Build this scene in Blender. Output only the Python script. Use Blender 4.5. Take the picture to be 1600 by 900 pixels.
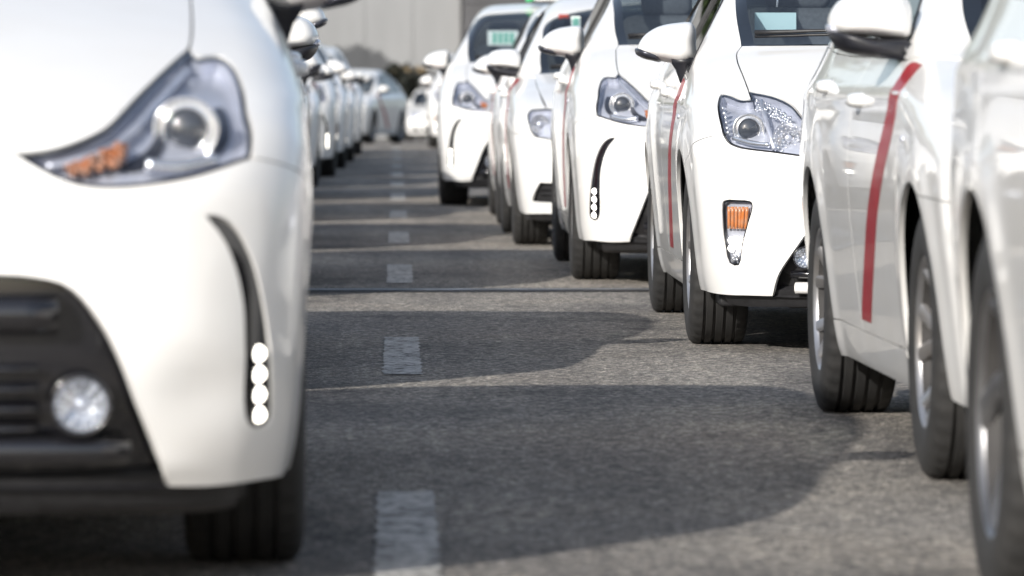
import bpy, math, random
import numpy as np
from mathutils import Vector, Matrix
from mathutils.geometry import delaunay_2d_cdt

random.seed(7); np.random.seed(7)
for o in list(bpy.data.objects):
    bpy.data.objects.remove(o)
scene = bpy.context.scene
COL = scene.collection
R = math.radians

# ------------------------------------------------------------------ camera
CAM_H = 0.885
cam_d = bpy.data.cameras.new('camera')
cam = bpy.data.objects.new('camera', cam_d)
COL.objects.link(cam)
cam.location = (0, 0, CAM_H)
cam.rotation_euler = (R(90 - 2.065), 0, R(-1.219))
cam_d.sensor_width = 36
cam_d.lens = 193.5
cam_d.clip_start = 0.1
cam_d.clip_end = 3000
cam_d.dof.use_dof = True
cam_d.dof.focus_distance = 18.7
cam_d.dof.aperture_fstop = 6.3
scene.camera = cam

# ------------------------------------------------------------------ sky, sun, exposure
SUN_AZ = 32.0      # light travels towards +Y, turned this far to +X
SUN_EL = 24.0
w = bpy.data.worlds.new('World')
scene.world = w
w.use_nodes = True
nt = w.node_tree
sky = nt.nodes.new('ShaderNodeTexSky')
sky.sky_type = 'NISHITA'
sky.sun_disc = False
sky.sun_elevation = R(SUN_EL)
sky.sun_rotation = R(180 + SUN_AZ)
sky.dust_density = 2.2
sky.ozone_density = 2.5
bg = nt.nodes['Background']
hz = nt.nodes.new('ShaderNodeHueSaturation')
hz.inputs['Saturation'].default_value = 0.68
nt.links.new(sky.outputs[0], hz.inputs['Color'])
nt.links.new(hz.outputs[0], bg.inputs[0])
bg.inputs[1].default_value = 0.15
sun_d = bpy.data.lights.new('sun', 'SUN')
sun_d.energy = 4.6
sun_d.angle = R(0.65)
sun_d.color = (1.0, 0.955, 0.895)
sun = bpy.data.objects.new('sun', sun_d)
COL.objects.link(sun)
ldir = Vector((math.sin(R(SUN_AZ)) * math.cos(R(SUN_EL)), math.cos(R(SUN_AZ)) * math.cos(R(SUN_EL)), -math.sin(R(SUN_EL))))
sun.rotation_euler = ldir.to_track_quat('-Z', 'Y').to_euler()
sun.location = (-20, -20, 30)
vs = scene.view_settings
vs.view_transform = 'Standard'
vs.look = 'None'
vs.exposure = 0.22
vs.gamma = 1
vs.use_curve_mapping = False
scene.cycles.max_bounces = 8
scene.cycles.transparent_max_bounces = 12
scene.cycles.use_denoising = True

# ------------------------------------------------------------------ materials
MATS = {}
def principled(name, col, rough=0.5, metal=0.0, coat=0.0, coat_r=0.03, spec=0.5, emit=None, es=0.0):
    m = bpy.data.materials.new(name)
    m.use_nodes = True
    b = m.node_tree.nodes['Principled BSDF']
    b.inputs['Base Color'].default_value = (*col, 1)
    b.inputs['Roughness'].default_value = rough
    b.inputs['Metallic'].default_value = metal
    b.inputs['Coat Weight'].default_value = coat
    b.inputs['Coat Roughness'].default_value = coat_r
    b.inputs['Specular IOR Level'].default_value = spec
    if emit:
        b.inputs['Emission Color'].default_value = (*emit, 1)
        b.inputs['Emission Strength'].default_value = es
    MATS[name] = m
    return m

def nd(m, t, **kw):
    n = m.node_tree.nodes.new(t)
    for k, v in kw.items():
        setattr(n, k, v)
    return n

def noisy(m, scale, amt, detail=4.0, bump=0.0, coord='Object', stretch=None, dark=None, rough_var=0.0):
    """mottle a principled material's base colour (dust, grime, wear) and add fine relief"""
    t = m.node_tree
    b = t.nodes['Principled BSDF']
    c = tuple(b.inputs['Base Color'].default_value)
    tc = nd(m, 'ShaderNodeTexCoord')
    mp = nd(m, 'ShaderNodeMapping')
    if stretch:
        mp.inputs['Scale'].default_value = stretch
    t.links.new(tc.outputs[coord], mp.inputs[0])
    n = nd(m, 'ShaderNodeTexNoise')
    n.inputs['Scale'].default_value = scale
    n.inputs['Detail'].default_value = detail
    t.links.new(mp.outputs[0], n.inputs['Vector'])
    r = nd(m, 'ShaderNodeMapRange')
    r.inputs['From Min'].default_value = 0.35
    r.inputs['From Max'].default_value = 0.7
    t.links.new(n.outputs['Fac'], r.inputs['Value'])
    mx = nd(m, 'ShaderNodeMix', data_type='RGBA')
    mx.inputs['A'].default_value = c
    dk = dark if dark else tuple(v * (1 - amt) for v in c[:3])
    mx.inputs['B'].default_value = (*dk, 1)
    t.links.new(r.outputs[0], mx.inputs['Factor'])
    t.links.new(mx.outputs['Result'], b.inputs['Base Color'])
    if rough_var:
        rr = nd(m, 'ShaderNodeMapRange')
        rv = b.inputs['Roughness'].default_value
        rr.inputs['To Min'].default_value = rv
        rr.inputs['To Max'].default_value = rv + rough_var
        t.links.new(r.outputs[0], rr.inputs['Value'])
        t.links.new(rr.outputs[0], b.inputs['Roughness'])
    if bump:
        bp = nd(m, 'ShaderNodeBump')
        bp.inputs['Strength'].default_value = bump
        bp.inputs['Distance'].default_value = 0.01
        t.links.new(n.outputs['Fac'], bp.inputs['Height'])
        t.links.new(bp.outputs[0], b.inputs['Normal'])
    return m

noisy(principled('white_paint', (0.81, 0.81, 0.795), 0.34, 0, 0.8, 0.02, 0.4), 3.5, 0.05, detail=7, dark=(0.76, 0.75, 0.725), rough_var=0.06)
noisy(principled('red_band', (0.33, 0.009, 0.017), 0.45, 0, 0.25, 0.06), 8, 0.2)
noisy(principled('black_plastic', (0.022, 0.022, 0.024), 0.5), 40, 0.35, bump=0.1)
principled('gloss_black', (0.009, 0.009, 0.011), 0.15, 0, 1.0, 0.02)
noisy(principled('navy_plastic', (0.016, 0.017, 0.022), 0.42), 30, 0.3)
noisy(principled('rubber', (0.021, 0.021, 0.021), 0.72), 14, 0.0, bump=0.15, dark=(0.032, 0.031, 0.030))
noisy(principled('alloy', (0.52, 0.52, 0.53), 0.33, 0.85), 9, 0.25, dark=(0.33, 0.30, 0.27), rough_var=0.2)
noisy(principled('dark_alloy', (0.24, 0.24, 0.245), 0.36, 0.8), 9, 0.3)
noisy(principled('brake_metal', (0.22, 0.17, 0.14), 0.5, 0.6), 20, 0.4)
noisy(principled('brake_dark', (0.035, 0.033, 0.032), 0.7), 20, 0.3)
principled('chrome', (0.88, 0.89, 0.92), 0.14, 0.85, 0.6)
noisy(principled('lamp_silver', (0.62, 0.64, 0.72), 0.28, 0.45, 0.4), 20, 0.15)
principled('lamp_dark', (0.045, 0.048, 0.062), 0.28, 0.4)
principled('lamp_bright', (0.82, 0.84, 0.90), 0.25, 0.25, 0.5)
principled('projector_glass', (0.045, 0.05, 0.06), 0.04, 0.0, 1.0, 0.01)
noisy(principled('amber', (0.60, 0.185, 0.04), 0.25, 0, 0.8), 38, 0, dark=(0.46, 0.25, 0.15))
noisy(principled('amber_dull', (0.46, 0.13, 0.02), 0.35, 0, 0.4), 26, 0, dark=(0.22, 0.16, 0.13))
principled('tail_red', (0.45, 0.01, 0.01), 0.15, 0, 1.0)
principled('led_light', (0.9, 0.9, 0.9), 0.3, emit=(1.0, 0.94, 0.83), es=5.0)
noisy(principled('cabin_dark', (0.035, 0.036, 0.04), 0.8), 20, 0.3)
noisy(principled('underbody', (0.012, 0.012, 0.012), 0.8), 20, 0.3)
noisy(principled('seat_cloth', (0.11, 0.115, 0.13), 0.9), 60, 0.25)
principled('paper_blue', (0.50, 0.66, 0.70), 0.7)
principled('paper_green', (0.18, 0.46, 0.36), 0.7)
principled('paper_white', (0.75, 0.78, 0.76), 0.7)
principled('sticker_red', (0.32, 0.05, 0.04), 0.6)
principled('sign_white', (0.78, 0.78, 0.76), 0.4)
principled('sign_green', (0.05, 0.45, 0.16), 0.3, emit=(0.1, 0.9, 0.3), es=0.12)

def clear_mat(name, tint, refl_rough=0.0, ior=1.5, face=1.0):
    m = bpy.data.materials.new(name)
    m.use_nodes = True
    t = m.node_tree
    t.nodes.remove(t.nodes['Principled BSDF'])
    tr = nd(m, 'ShaderNodeBsdfTransparent'); tr.inputs[0].default_value = (*tint, 1)
    gl = nd(m, 'ShaderNodeBsdfGlossy'); gl.inputs['Roughness'].default_value = refl_rough
    fr = nd(m, 'ShaderNodeFresnel')
    ge = nd(m, 'ShaderNodeNewGeometry')                 # a thin sheet reflects alike from both sides
    io = nd(m, 'ShaderNodeMapRange')
    io.inputs['To Min'].default_value = ior; io.inputs['To Max'].default_value = 1.0 / ior
    t.links.new(ge.outputs['Backfacing'], io.inputs['Value'])
    t.links.new(io.outputs[0], fr.inputs['IOR'])
    mx = nd(m, 'ShaderNodeMixShader')
    t.links.new(fr.outputs[0], mx.inputs[0])
    t.links.new(tr.outputs[0], mx.inputs[1])
    t.links.new(gl.outputs[0], mx.inputs[2])
    t.links.new(mx.outputs[0], t.nodes['Material Output'].inputs[0])
    MATS[name] = m
    return m
clear_mat('lamp_cover', (0.95, 0.96, 0.97), 0.01, 1.42)
clear_mat('windscreen_glass', (0.78, 0.84, 0.86), 0.0, 1.7)
clear_mat('sleeve', (0.85, 0.87, 0.88), 0.15, 1.45)
clear_mat('side_glass', (0.30, 0.32, 0.31), 0.0, 1.5)

# ------------------------------------------------------------------ numeric helpers
def pchip_lut(pts, n=1200, blur=0.02, pad=0.6):
    xs = np.array([p[0] for p in pts], float); ys = np.array([p[1] for p in pts], float)
    h = np.diff(xs); d = np.diff(ys) / h
    m = np.zeros_like(xs)
    for i in range(1, len(xs) - 1):
        if d[i - 1] * d[i] > 0:
            w1 = 2 * h[i] + h[i - 1]; w2 = h[i] + 2 * h[i - 1]
            m[i] = (w1 + w2) / (w1 / d[i - 1] + w2 / d[i])
    m[0] = d[0]; m[-1] = d[-1]
    X = np.linspace(xs[0] - pad, xs[-1] + pad, n)
    k = np.clip(np.searchsorted(xs, X) - 1, 0, len(xs) - 2)
    t = (X - xs[k]) / h[k]
    tt = np.clip(t, 0, 1)
    Y = ((1 + 2 * tt) * (1 - tt) ** 2 * ys[k] + tt * (1 - tt) ** 2 * h[k] * m[k]
         + tt * tt * (3 - 2 * tt) * ys[k + 1] + tt * tt * (tt - 1) * h[k] * m[k + 1])
    Y = Y + np.where(t < 0, t * h[k] * m[0], 0) + np.where(t > 1, (t - 1) * h[k] * m[-1], 0)
    if blur > 0:
        s = blur / (X[1] - X[0])
        r = int(3 * s) + 1
        kern = np.exp(-0.5 * (np.arange(-r, r + 1) / s) ** 2); kern /= kern.sum()
        Yp = np.concatenate([Y[0] + (Y[1] - Y[0]) * np.arange(-r, 0), Y, Y[-1] + (Y[-1] - Y[-2]) * np.arange(1, r + 1)])
        Y = np.convolve(Yp, kern, 'valid')
    return lambda v: np.interp(v, X, Y)

def smax(a, b, r):
    h = np.maximum(r - np.abs(a - b), 0) / r
    return np.maximum(a, b) + h * h * r * 0.25

def catmull(P, step=0.012, closed=False):
    P = np.asarray(P, float)
    n = len(P)
    if n < 3 and not closed:
        k = max(2, int(np.linalg.norm(P[-1] - P[0]) / step) + 1)
        return P[0] + (P[-1] - P[0]) * np.linspace(0, 1, k)[:, None]
    out = []
    rng = range(n) if closed else range(n - 1)
    for i in rng:
        if closed:
            p0, p1, p2, p3 = P[(i - 1) % n], P[i], P[(i + 1) % n], P[(i + 2) % n]
        else:
            p1, p2 = P[i], P[i + 1]
            p0 = P[i - 1] if i > 0 else 2 * p1 - p2
            p3 = P[i + 2] if i + 2 < n else 2 * p2 - p1
        # centripetal parameterisation
        t0 = 0; t1 = np.linalg.norm(p1 - p0) ** .5 + 1e-6; t2 = t1 + np.linalg.norm(p2 - p1) ** .5 + 1e-6
        t3 = t2 + np.linalg.norm(p3 - p2) ** .5 + 1e-6
        k = max(1, int(round(np.linalg.norm(p2 - p1) / step)))
        t = np.linspace(t1, t2, k, endpoint=False)[:, None]
        A1 = (t1 - t) / (t1 - t0) * p0 + (t - t0) / (t1 - t0) * p1
        A2 = (t2 - t) / (t2 - t1) * p1 + (t - t1) / (t2 - t1) * p2
        A3 = (t3 - t) / (t3 - t2) * p2 + (t - t2) / (t3 - t2) * p3
        B1 = (t2 - t) / (t2 - t0) * A1 + (t - t0) / (t2 - t0) * A2
        B2 = (t3 - t) / (t3 - t1) * A2 + (t - t1) / (t3 - t1) * A3
        out.append((t2 - t) / (t2 - t1) * B1 + (t - t1) / (t2 - t1) * B2)
    if not closed:
        out.append(P[-1:])
    return np.concatenate(out)

def resample(P, step):
    """closed polygon -> evenly spaced, corners kept when sharp"""
    out = []
    n = len(P)
    d = np.linalg.norm(np.roll(P, -1, 0) - P, axis=1)
    P = P[d > 1e-5]
    n = len(P)
    a = P - np.roll(P, 1, 0); b = np.roll(P, -1, 0) - P
    ang = np.abs(np.arctan2(a[:, 0] * b[:, 1] - a[:, 1] * b[:, 0], (a * b).sum(1)))
    keep = ang > 0.35
    acc = 0.0; last = P[0]; out = [P[0]]
    for i in range(1, n):
        acc = np.linalg.norm(P[i] - last)
        if keep[i] or acc >= step:
            if keep[i] and acc < step * 0.3 and len(out) > 1:
                out[-1] = P[i]
            else:
                out.append(P[i])
            last = P[i]
    if len(out) > 3 and np.linalg.norm(out[-1] - out[0]) < step * 0.3:
        out.pop()
    return np.array(out)

def poly_area(P):
    x, y = P[:, 0], P[:, 1]
    return 0.5 * np.sum(x * np.roll(y, -1) - np.roll(x, -1) * y)

def inside(P, q):
    x, y = q[:, 0], q[:, 1]
    r = np.zeros(len(q), bool)
    n = len(P)
    for i in range(n):
        x0, y0 = P[i]; x1, y1 = P[(i + 1) % n]
        if y0 == y1:
            continue
        c = ((y0 > y) != (y1 > y)) & (x < (x1 - x0) * (y - y0) / (y1 - y0) + x0)
        r ^= c
    return r

def seg_dist(P, q):
    d = np.full(len(q), 1e9)
    n = len(P)
    for i in range(n):
        a = P[i]; b = P[(i + 1) % n]
        ab = b - a
        t = np.clip(((q - a) @ ab) / max(ab @ ab, 1e-12), 0, 1)
        d = np.minimum(d, np.linalg.norm(q - (a + t[:, None] * ab), axis=1))
    return d

def inset_poly(P, g):
    if abs(g) < 1e-7:
        return P
    s = 1 if poly_area(P) > 0 else -1
    a = P - np.roll(P, 1, 0); b = np.roll(P, -1, 0) - P
    na = np.stack([-a[:, 1], a[:, 0]], 1) * s; na /= np.linalg.norm(na, axis=1)[:, None] + 1e-9
    nb = np.stack([-b[:, 1], b[:, 0]], 1) * s; nb /= np.linalg.norm(nb, axis=1)[:, None] + 1e-9
    m = na + nb
    l2 = (m * m).sum(1)
    m = m / np.maximum(l2, 0.6)[:, None] * 2
    return P + m * g

# ------------------------------------------------------------------ car surface: three smooth height fields blended
class Shape:
    def __init__(s, P):
        s.P = P
        s.T0 = pchip_lut(P['top'], blur=0.035)
        s.nose = pchip_lut(P['nose'], blur=0.02)
        s.tail = pchip_lut(P['tail'], blur=0.03)
        s.w0 = pchip_lut(P['plan'], blur=0.05)
        s.sec = pchip_lut(P['sec'], blur=0.018)
        s.wb = P['wb']

    def F(s, x, y, z):
        P = s.P
        ax = np.abs(x)
        u2 = (ax / 0.8) ** 2
        b = np.interp(y, [0.9, 2.4], [1.0, -0.5]) * P['bow']
        T = s.T0(y - b * u2) - np.interp(y, [-0.9, 0.0, 0.5, 1.5, 3.0], [0.02, 0.035, 0.05, 0.06, 0.05]) * u2
        top = z - T
        side = ax - s.w0(y) - s.sec(z)
        for yc in (0.0, s.wb):
            d = np.sqrt((y - yc) ** 2 + (z - P['wr']) ** 2)
            side = side - 0.008 * np.exp(-((d - P['arch'] - 0.01) / 0.08) ** 2)
        for (zc, dep, wd) in P.get('crease', ()):
            side = side - dep * np.exp(-((z - zc) / wd) ** 2)
        fr = s.nose(z) + P['fplan'] * (ax / P['hw']) ** P['fpow'] - y
        for (bx, bz, sx, sz, dep) in P.get('dents', ()):
            fr = fr + dep * np.exp(-((ax - bx) / sx) ** 2 - ((z - bz) / sz) ** 2)
        rr = y - s.tail(z) + 0.30 * (ax / P['hw']) ** 4
        f = smax(top, side, P.get('rts', 0.10))
        f = smax(f, fr * 0.85, 0.09)
        f = smax(f, rr * 0.85, 0.09)
        return smax(f, P['zb'] - z, 0.04)

    def cast(s, O, D, tmax, steps=56):
        """largest t in (0,tmax) where the ray O+tD leaves the body"""
        n = len(O)
        ts = np.linspace(tmax, 0.0, steps)
        t_out = np.full(n, tmax); t_in = np.zeros(n); found = np.zeros(n, bool)
        CH = 3000
        for i in range(0, n, CH):
            o = O[i:i + CH, None, :]; d = D[i:i + CH, None, :]
            p = o + d * ts[None, :, None]
            f = s.F(p[..., 0], p[..., 1], p[..., 2])
            ins = f < 0
            k = np.argmax(ins, axis=1)
            ok = ins.any(axis=1)
            k = np.where(ok, np.maximum(k, 1), np.argmin(f, axis=1).clip(1))
            t_in[i:i + CH] = ts[k]; t_out[i:i + CH] = ts[k - 1]
            found[i:i + CH] = ok
        for _ in range(22):
            tm = 0.5 * (t_in + t_out)
            p = O + D * tm[:, None]
            f = s.F(p[:, 0], p[:, 1], p[:, 2]) < 0
            t_in = np.where(f, tm, t_in); t_out = np.where(f, t_out, tm)
        return O + D * (0.5 * (t_in + t_out))[:, None]

    def normal(s, p, e=0.004):
        g = np.zeros_like(p)
        for a in range(3):
            d = np.zeros(3); d[a] = e
            q = p + d; r = p - d
            g[:, a] = s.F(q[:, 0], q[:, 1], q[:, 2]) - s.F(r[:, 0], r[:, 1], r[:, 2])
        return g / (np.linalg.norm(g, axis=1)[:, None] + 1e-12)

    # tokens: ('f',x,z) seen from the front, ('s',y,z) from the +x side, ('t',x,y) from above, ('r',x,z) from behind
    def tok(s, toks):
        O = []; D = []
        for k, a, b in toks:
            if k == 'f': O.append((a, 1.2, b)); D.append((0, -1, 0))
            elif k == 's': O.append((0, a, b)); D.append((1, 0, 0))
            elif k == 't': O.append((a, b, 0.3)); D.append((0, 0, 1))
            elif k == 'r': O.append((a, 1.8, b)); D.append((0, 1, 0))
        return s.cast(np.array(O, float), np.array(D, float), 2.6, 200)

    def curve(s, *toks):
        return catmull(s.tok(toks))

    # --- domains
    def to2d(s, dom, p):
        if dom == 'front':
            d = p - np.array((0, 0.05, 0.5))
            return np.stack([np.arctan2(d[:, 0], -d[:, 1]) * 0.9, np.arctan2(d[:, 2], np.hypot(d[:, 0], d[:, 1])) * 0.9], 1)
        if dom == 'rear':
            d = p - np.array((0, s.wb - 0.05, 0.6))
            return np.stack([np.arctan2(d[:, 0], d[:, 1]) * 0.9, np.arctan2(d[:, 2], np.hypot(d[:, 0], d[:, 1])) * 0.9], 1)
        if dom == 'side':
            return np.stack([p[:, 1], np.arctan2(p[:, 2] - 0.6, p[:, 0]) * 0.85], 1)
        if dom == 'top':
            return p[:, :2].copy()

    def to3d(s, dom, q, off=0.0):
        n = len(q)
        if dom in ('front', 'rear'):
            th = q[:, 0] / 0.9; ep = q[:, 1] / 0.9
            sg = -1 if dom == 'front' else 1
            O = np.tile(np.array((0, 0.05, 0.5) if dom == 'front' else (0, s.wb - 0.05, 0.6)), (n, 1))
            D = np.stack([np.cos(ep) * np.sin(th), sg * np.cos(ep) * np.cos(th), np.sin(ep)], 1)
        elif dom == 'side':
            O = np.stack([np.zeros(n), q[:, 0], np.full(n, 0.6)], 1)
            ph = q[:, 1] / 0.85
            D = np.stack([np.cos(ph), np.zeros(n), np.sin(ph)], 1)
        else:
            O = np.stack([q[:, 0], q[:, 1], np.full(n, 0.3)], 1)
            D = np.tile(np.array((0., 0., 1.)), (n, 1))
        p = s.cast(O, D, 1.7)
        nr = s.normal(p)
        return p + nr * off, nr

    def panel(s, dom, outer, holes=(), off=0.0, gap=0.002, h=0.03, skirt=0.016, flare=0.0, bstep=0.014, depth_at=None):
        """a body panel: the outline is triangulated, laid on the surface and given a turned-in edge"""
        o2 = resample(s.to2d(dom, outer), bstep)
        o2 = inset_poly(o2, gap)
        h2 = [inset_poly(resample(s.to2d(dom, hh), bstep * 0.8), -gap) for hh in holes]
        loops = [o2] + h2
        mn = o2.min(0); mxx = o2.max(0)
        gx = np.arange(mn[0], mxx[0], h); gy = np.arange(mn[1], mxx[1], h * 0.87)
        GX, GY = np.meshgrid(gx, gy)
        GX = GX + (np.arange(len(gy)) % 2)[:, None] * h * 0.5
        g = np.stack([GX.ravel(), GY.ravel()], 1)
        keep = inside(o2, g)
        for hh in h2:
            keep &= ~inside(hh, g)
        g = g[keep]
        if len(g):
            dist = np.min([seg_dist(l, g) for l in loops], axis=0)
            g = g[dist > min(h, bstep * 1.4) * 0.55]
        pts = []; edges = []
        for l in loops:
            b = len(pts)
            pts += [Vector((float(a), float(c))) for a, c in l]
            edges += [(b + i, b + (i + 1) % len(l)) for i in range(len(l))]
        pts += [Vector((float(a), float(c))) for a, c in g]
        V, E, Fc = delaunay_2d_cdt(pts, edges, [], 0, 1e-6)[:3]
        v2 = np.array([(v[0], v[1]) for v in V])
        tri = np.array([f for f in Fc if len(f) == 3])
        cen = v2[tri].mean(1)
        k = inside(o2, cen)
        for hh in h2:
            k &= ~inside(hh, cen)
        tri = tri[k]
        used = np.unique(tri)
        rm = np.full(len(v2), -1); rm[used] = np.arange(len(used))
        v2 = v2[used]; tri = rm[tri]
        p, nr = s.to3d(dom, v2, 0.0)
        if callable(off):
            p = p + nr * off(p)[:, None]
        else:
            p = p + nr * off
        # orientation
        fn = np.cross(p[tri[:, 1]] - p[tri[:, 0]], p[tri[:, 2]] - p[tri[:, 0]])
        flip = (fn * nr[tri[:, 0]]).sum(1) < 0
        tri[flip] = tri[flip][:, ::-1]
        verts = [p]; norms = [nr]; faces = [tuple(t) for t in tri.tolist()]
        if skirt:
            ec = {}
            for a, b, c in tri.tolist():
                for e in ((a, b), (b, c), (c, a)):
                    ec[e] = ec.get(e, 0) + 1
            be = [e for e in ec if (e[1], e[0]) not in ec]
            base = len(p)
            outn = {}
            for a, b in be:
                t = p[b] - p[a]
                on = np.cross(t, nr[a]); on /= np.linalg.norm(on) + 1e-12
                for v in (a, b):
                    outn.setdefault(v, np.zeros(3)); outn[v] = outn[v] + on
            idx = {}
            tv = []; tn = []
            for v, on in outn.items():
                on = on / (np.linalg.norm(on) + 1e-12)
                idx[v] = base + len(tv)
                tv.append(p[v]); tn.append(on)
                tv.append(p[v] - nr[v] * skirt + on * flare)
                tn.append((on + nr[v] * (flare / abs(skirt))) / np.linalg.norm(on + nr[v] * (flare / abs(skirt))))
            verts.append(np.array(tv)); norms.append(np.array(tn))
            for a, b in be:
                f = (idx[a], idx[a] + 1, idx[b] + 1, idx[b])
                faces.append(f if skirt > 0 else f[::-1])
        return np.concatenate(verts), faces, np.concatenate(norms)

# ------------------------------------------------------------------ mesh makers
def to_mesh(name, data, mat, mirror=False, smooth=True):
    v, f, n = data
    v = np.array(v, float); n = None if n is None else np.array(n, float)
    if mirror:
        v = v * np.array((-1, 1, 1)); f = [tuple(reversed(q)) for q in f]
        if n is not None:
            n = n * np.array((-1, 1, 1))
    me = bpy.data.meshes.new(name)
    me.from_pydata([tuple(x) for x in v.tolist()], [], f)
    me.polygons.foreach_set('use_smooth', [smooth] * len(me.polygons))
    if n is not None:
        me.normals_split_custom_set_from_vertices([tuple(x) for x in n.tolist()])
    me.materials.append(MATS[mat] if isinstance(mat, str) else mat)
    me.update()
    return me

def merge(*ds):
    V = []; F = []; k = 0
    for v, f, n in ds:
        v = np.array(v, float)
        V.append(v); F += [tuple(i + k for i in q) for q in f]; k += len(v)
    return np.concatenate(V), F, None

def sharp(me, ang=35):
    """edges steeper than the angle stay hard"""
    import bmesh
    bm = bmesh.new(); bm.from_mesh(me)
    lim = R(ang)
    for e in bm.edges:
        if len(e.link_faces) == 2 and e.calc_face_angle(0) > lim:
            e.smooth = False
    bm.to_mesh(me); bm.free()
    return me

def loft(rings, close_u=True, cap0=True, cap1=True):
    n = len(rings[0]); V = np.concatenate([np.array(r, float) for r in rings]); F = []
    for i in range(len(rings) - 1):
        for j in range(n if close_u else n - 1):
            a = i * n + j; b = i * n + (j + 1) % n
            F.append((a, b, b + n, a + n))
    if cap0: F.append(tuple(range(n - 1, -1, -1)))
    if cap1: F.append(tuple(range((len(rings) - 1) * n, len(rings) * n)))
    return V, F, None

def fix_normals(data):
    import bmesh
    v, f, n = data
    bm = bmesh.new()
    bv = [bm.verts.new(tuple(x)) for x in np.array(v).tolist()]
    for q in f:
        try:
            bm.faces.new([bv[i] for i in q])
        except ValueError:
            pass
    bmesh.ops.recalc_face_normals(bm, faces=bm.faces)
    bm.verts.index_update()
    V = np.array([x.co[:] for x in bm.verts]); F = [tuple(x.index for x in q.verts) for q in bm.faces]
    bm.free()
    return V, F, None

def box(cx, cy, cz, sx, sy, sz, bev=0.0):
    """box with rounded edges in the xz outline and a chamfered front/back"""
    x, y, z = sx / 2, sy / 2, sz / 2
    if bev <= 0:
        V = [(cx + a * x, cy + b * y, cz + c * z) for a in (-1, 1) for b in (-1, 1) for c in (-1, 1)]
        F = [(0, 1, 3, 2), (4, 6, 7, 5), (0, 4, 5, 1), (2, 3, 7, 6), (0, 2, 6, 4), (1, 5, 7, 3)]
        return np.array(V), F, None
    def ring(yy, g):
        o = []
        for sxn, szn, a0 in ((1, 1, 0), (-1, 1, 90), (-1, -1, 180), (1, -1, 270)):
            for k in range(4):
                a = R(a0 + 30 * k)
                o.append((cx + sxn * (x - bev) + (bev - g) * math.cos(a), yy, cz + szn * (z - bev) + (bev - g) * math.sin(a)))
        return o
    g = bev * 0.5
    return fix_normals(loft([ring(cy - y, g), ring(cy - y + g, 0), ring(cy + y - g, 0), ring(cy + y, g)]))

def lathe_y(prof, c, seg=32, cap=True):
    """profile (radius, depth along -y) turned about the y axis through c"""
    rings = []
    for r, d in prof:
        rings.append([(c[0] + r * math.cos(2 * math.pi * k / seg), c[1] - d, c[2] + r * math.sin(2 * math.pi * k / seg)) for k in range(seg)])
    return fix_normals(loft(rings, True, cap, cap))

def dome(outline, c, depth, y0, back=0.01, n=7, cy=None, skew=(0, 0)):
    """outline in xz bulging towards -y from y0"""
    O = np.array(outline, float)
    cc = np.array(c, float)
    rings = []
    rings.append([(p[0], y0 + back, p[1]) for p in cc + (O - cc) * 0.94])
    for i in range(n + 1):
        a = (math.pi / 2) * i / n
        s_ = max(math.cos(a), 0.012) ** 0.5
        d = math.sin(a) * depth
        q = cc + (O - cc) * s_ + np.array(skew) * math.sin(a)
        rings.append([(p[0], y0 - d, p[1]) for p in q])
    return fix_normals(loft(rings))

def tube(path, rad, seg=8):
    P = np.array(path, float)
    rad = np.broadcast_to(np.array(rad, float), (len(P),))
    rings = []
    T = np.gradient(P, axis=0)
    up = np.array((0.13, 0.2, 0.97))
    for i in range(len(P)):
        t = T[i] / (np.linalg.norm(T[i]) + 1e-9)
        a = np.cross(t, up); a /= np.linalg.norm(a) + 1e-9
        b = np.cross(t, a)
        rings.append([tuple(P[i] + rad[i] * (a * math.cos(2 * math.pi * k / seg) + b * math.sin(2 * math.pi * k / seg))) for k in range(seg)])
    return fix_normals(loft(rings))

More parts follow.
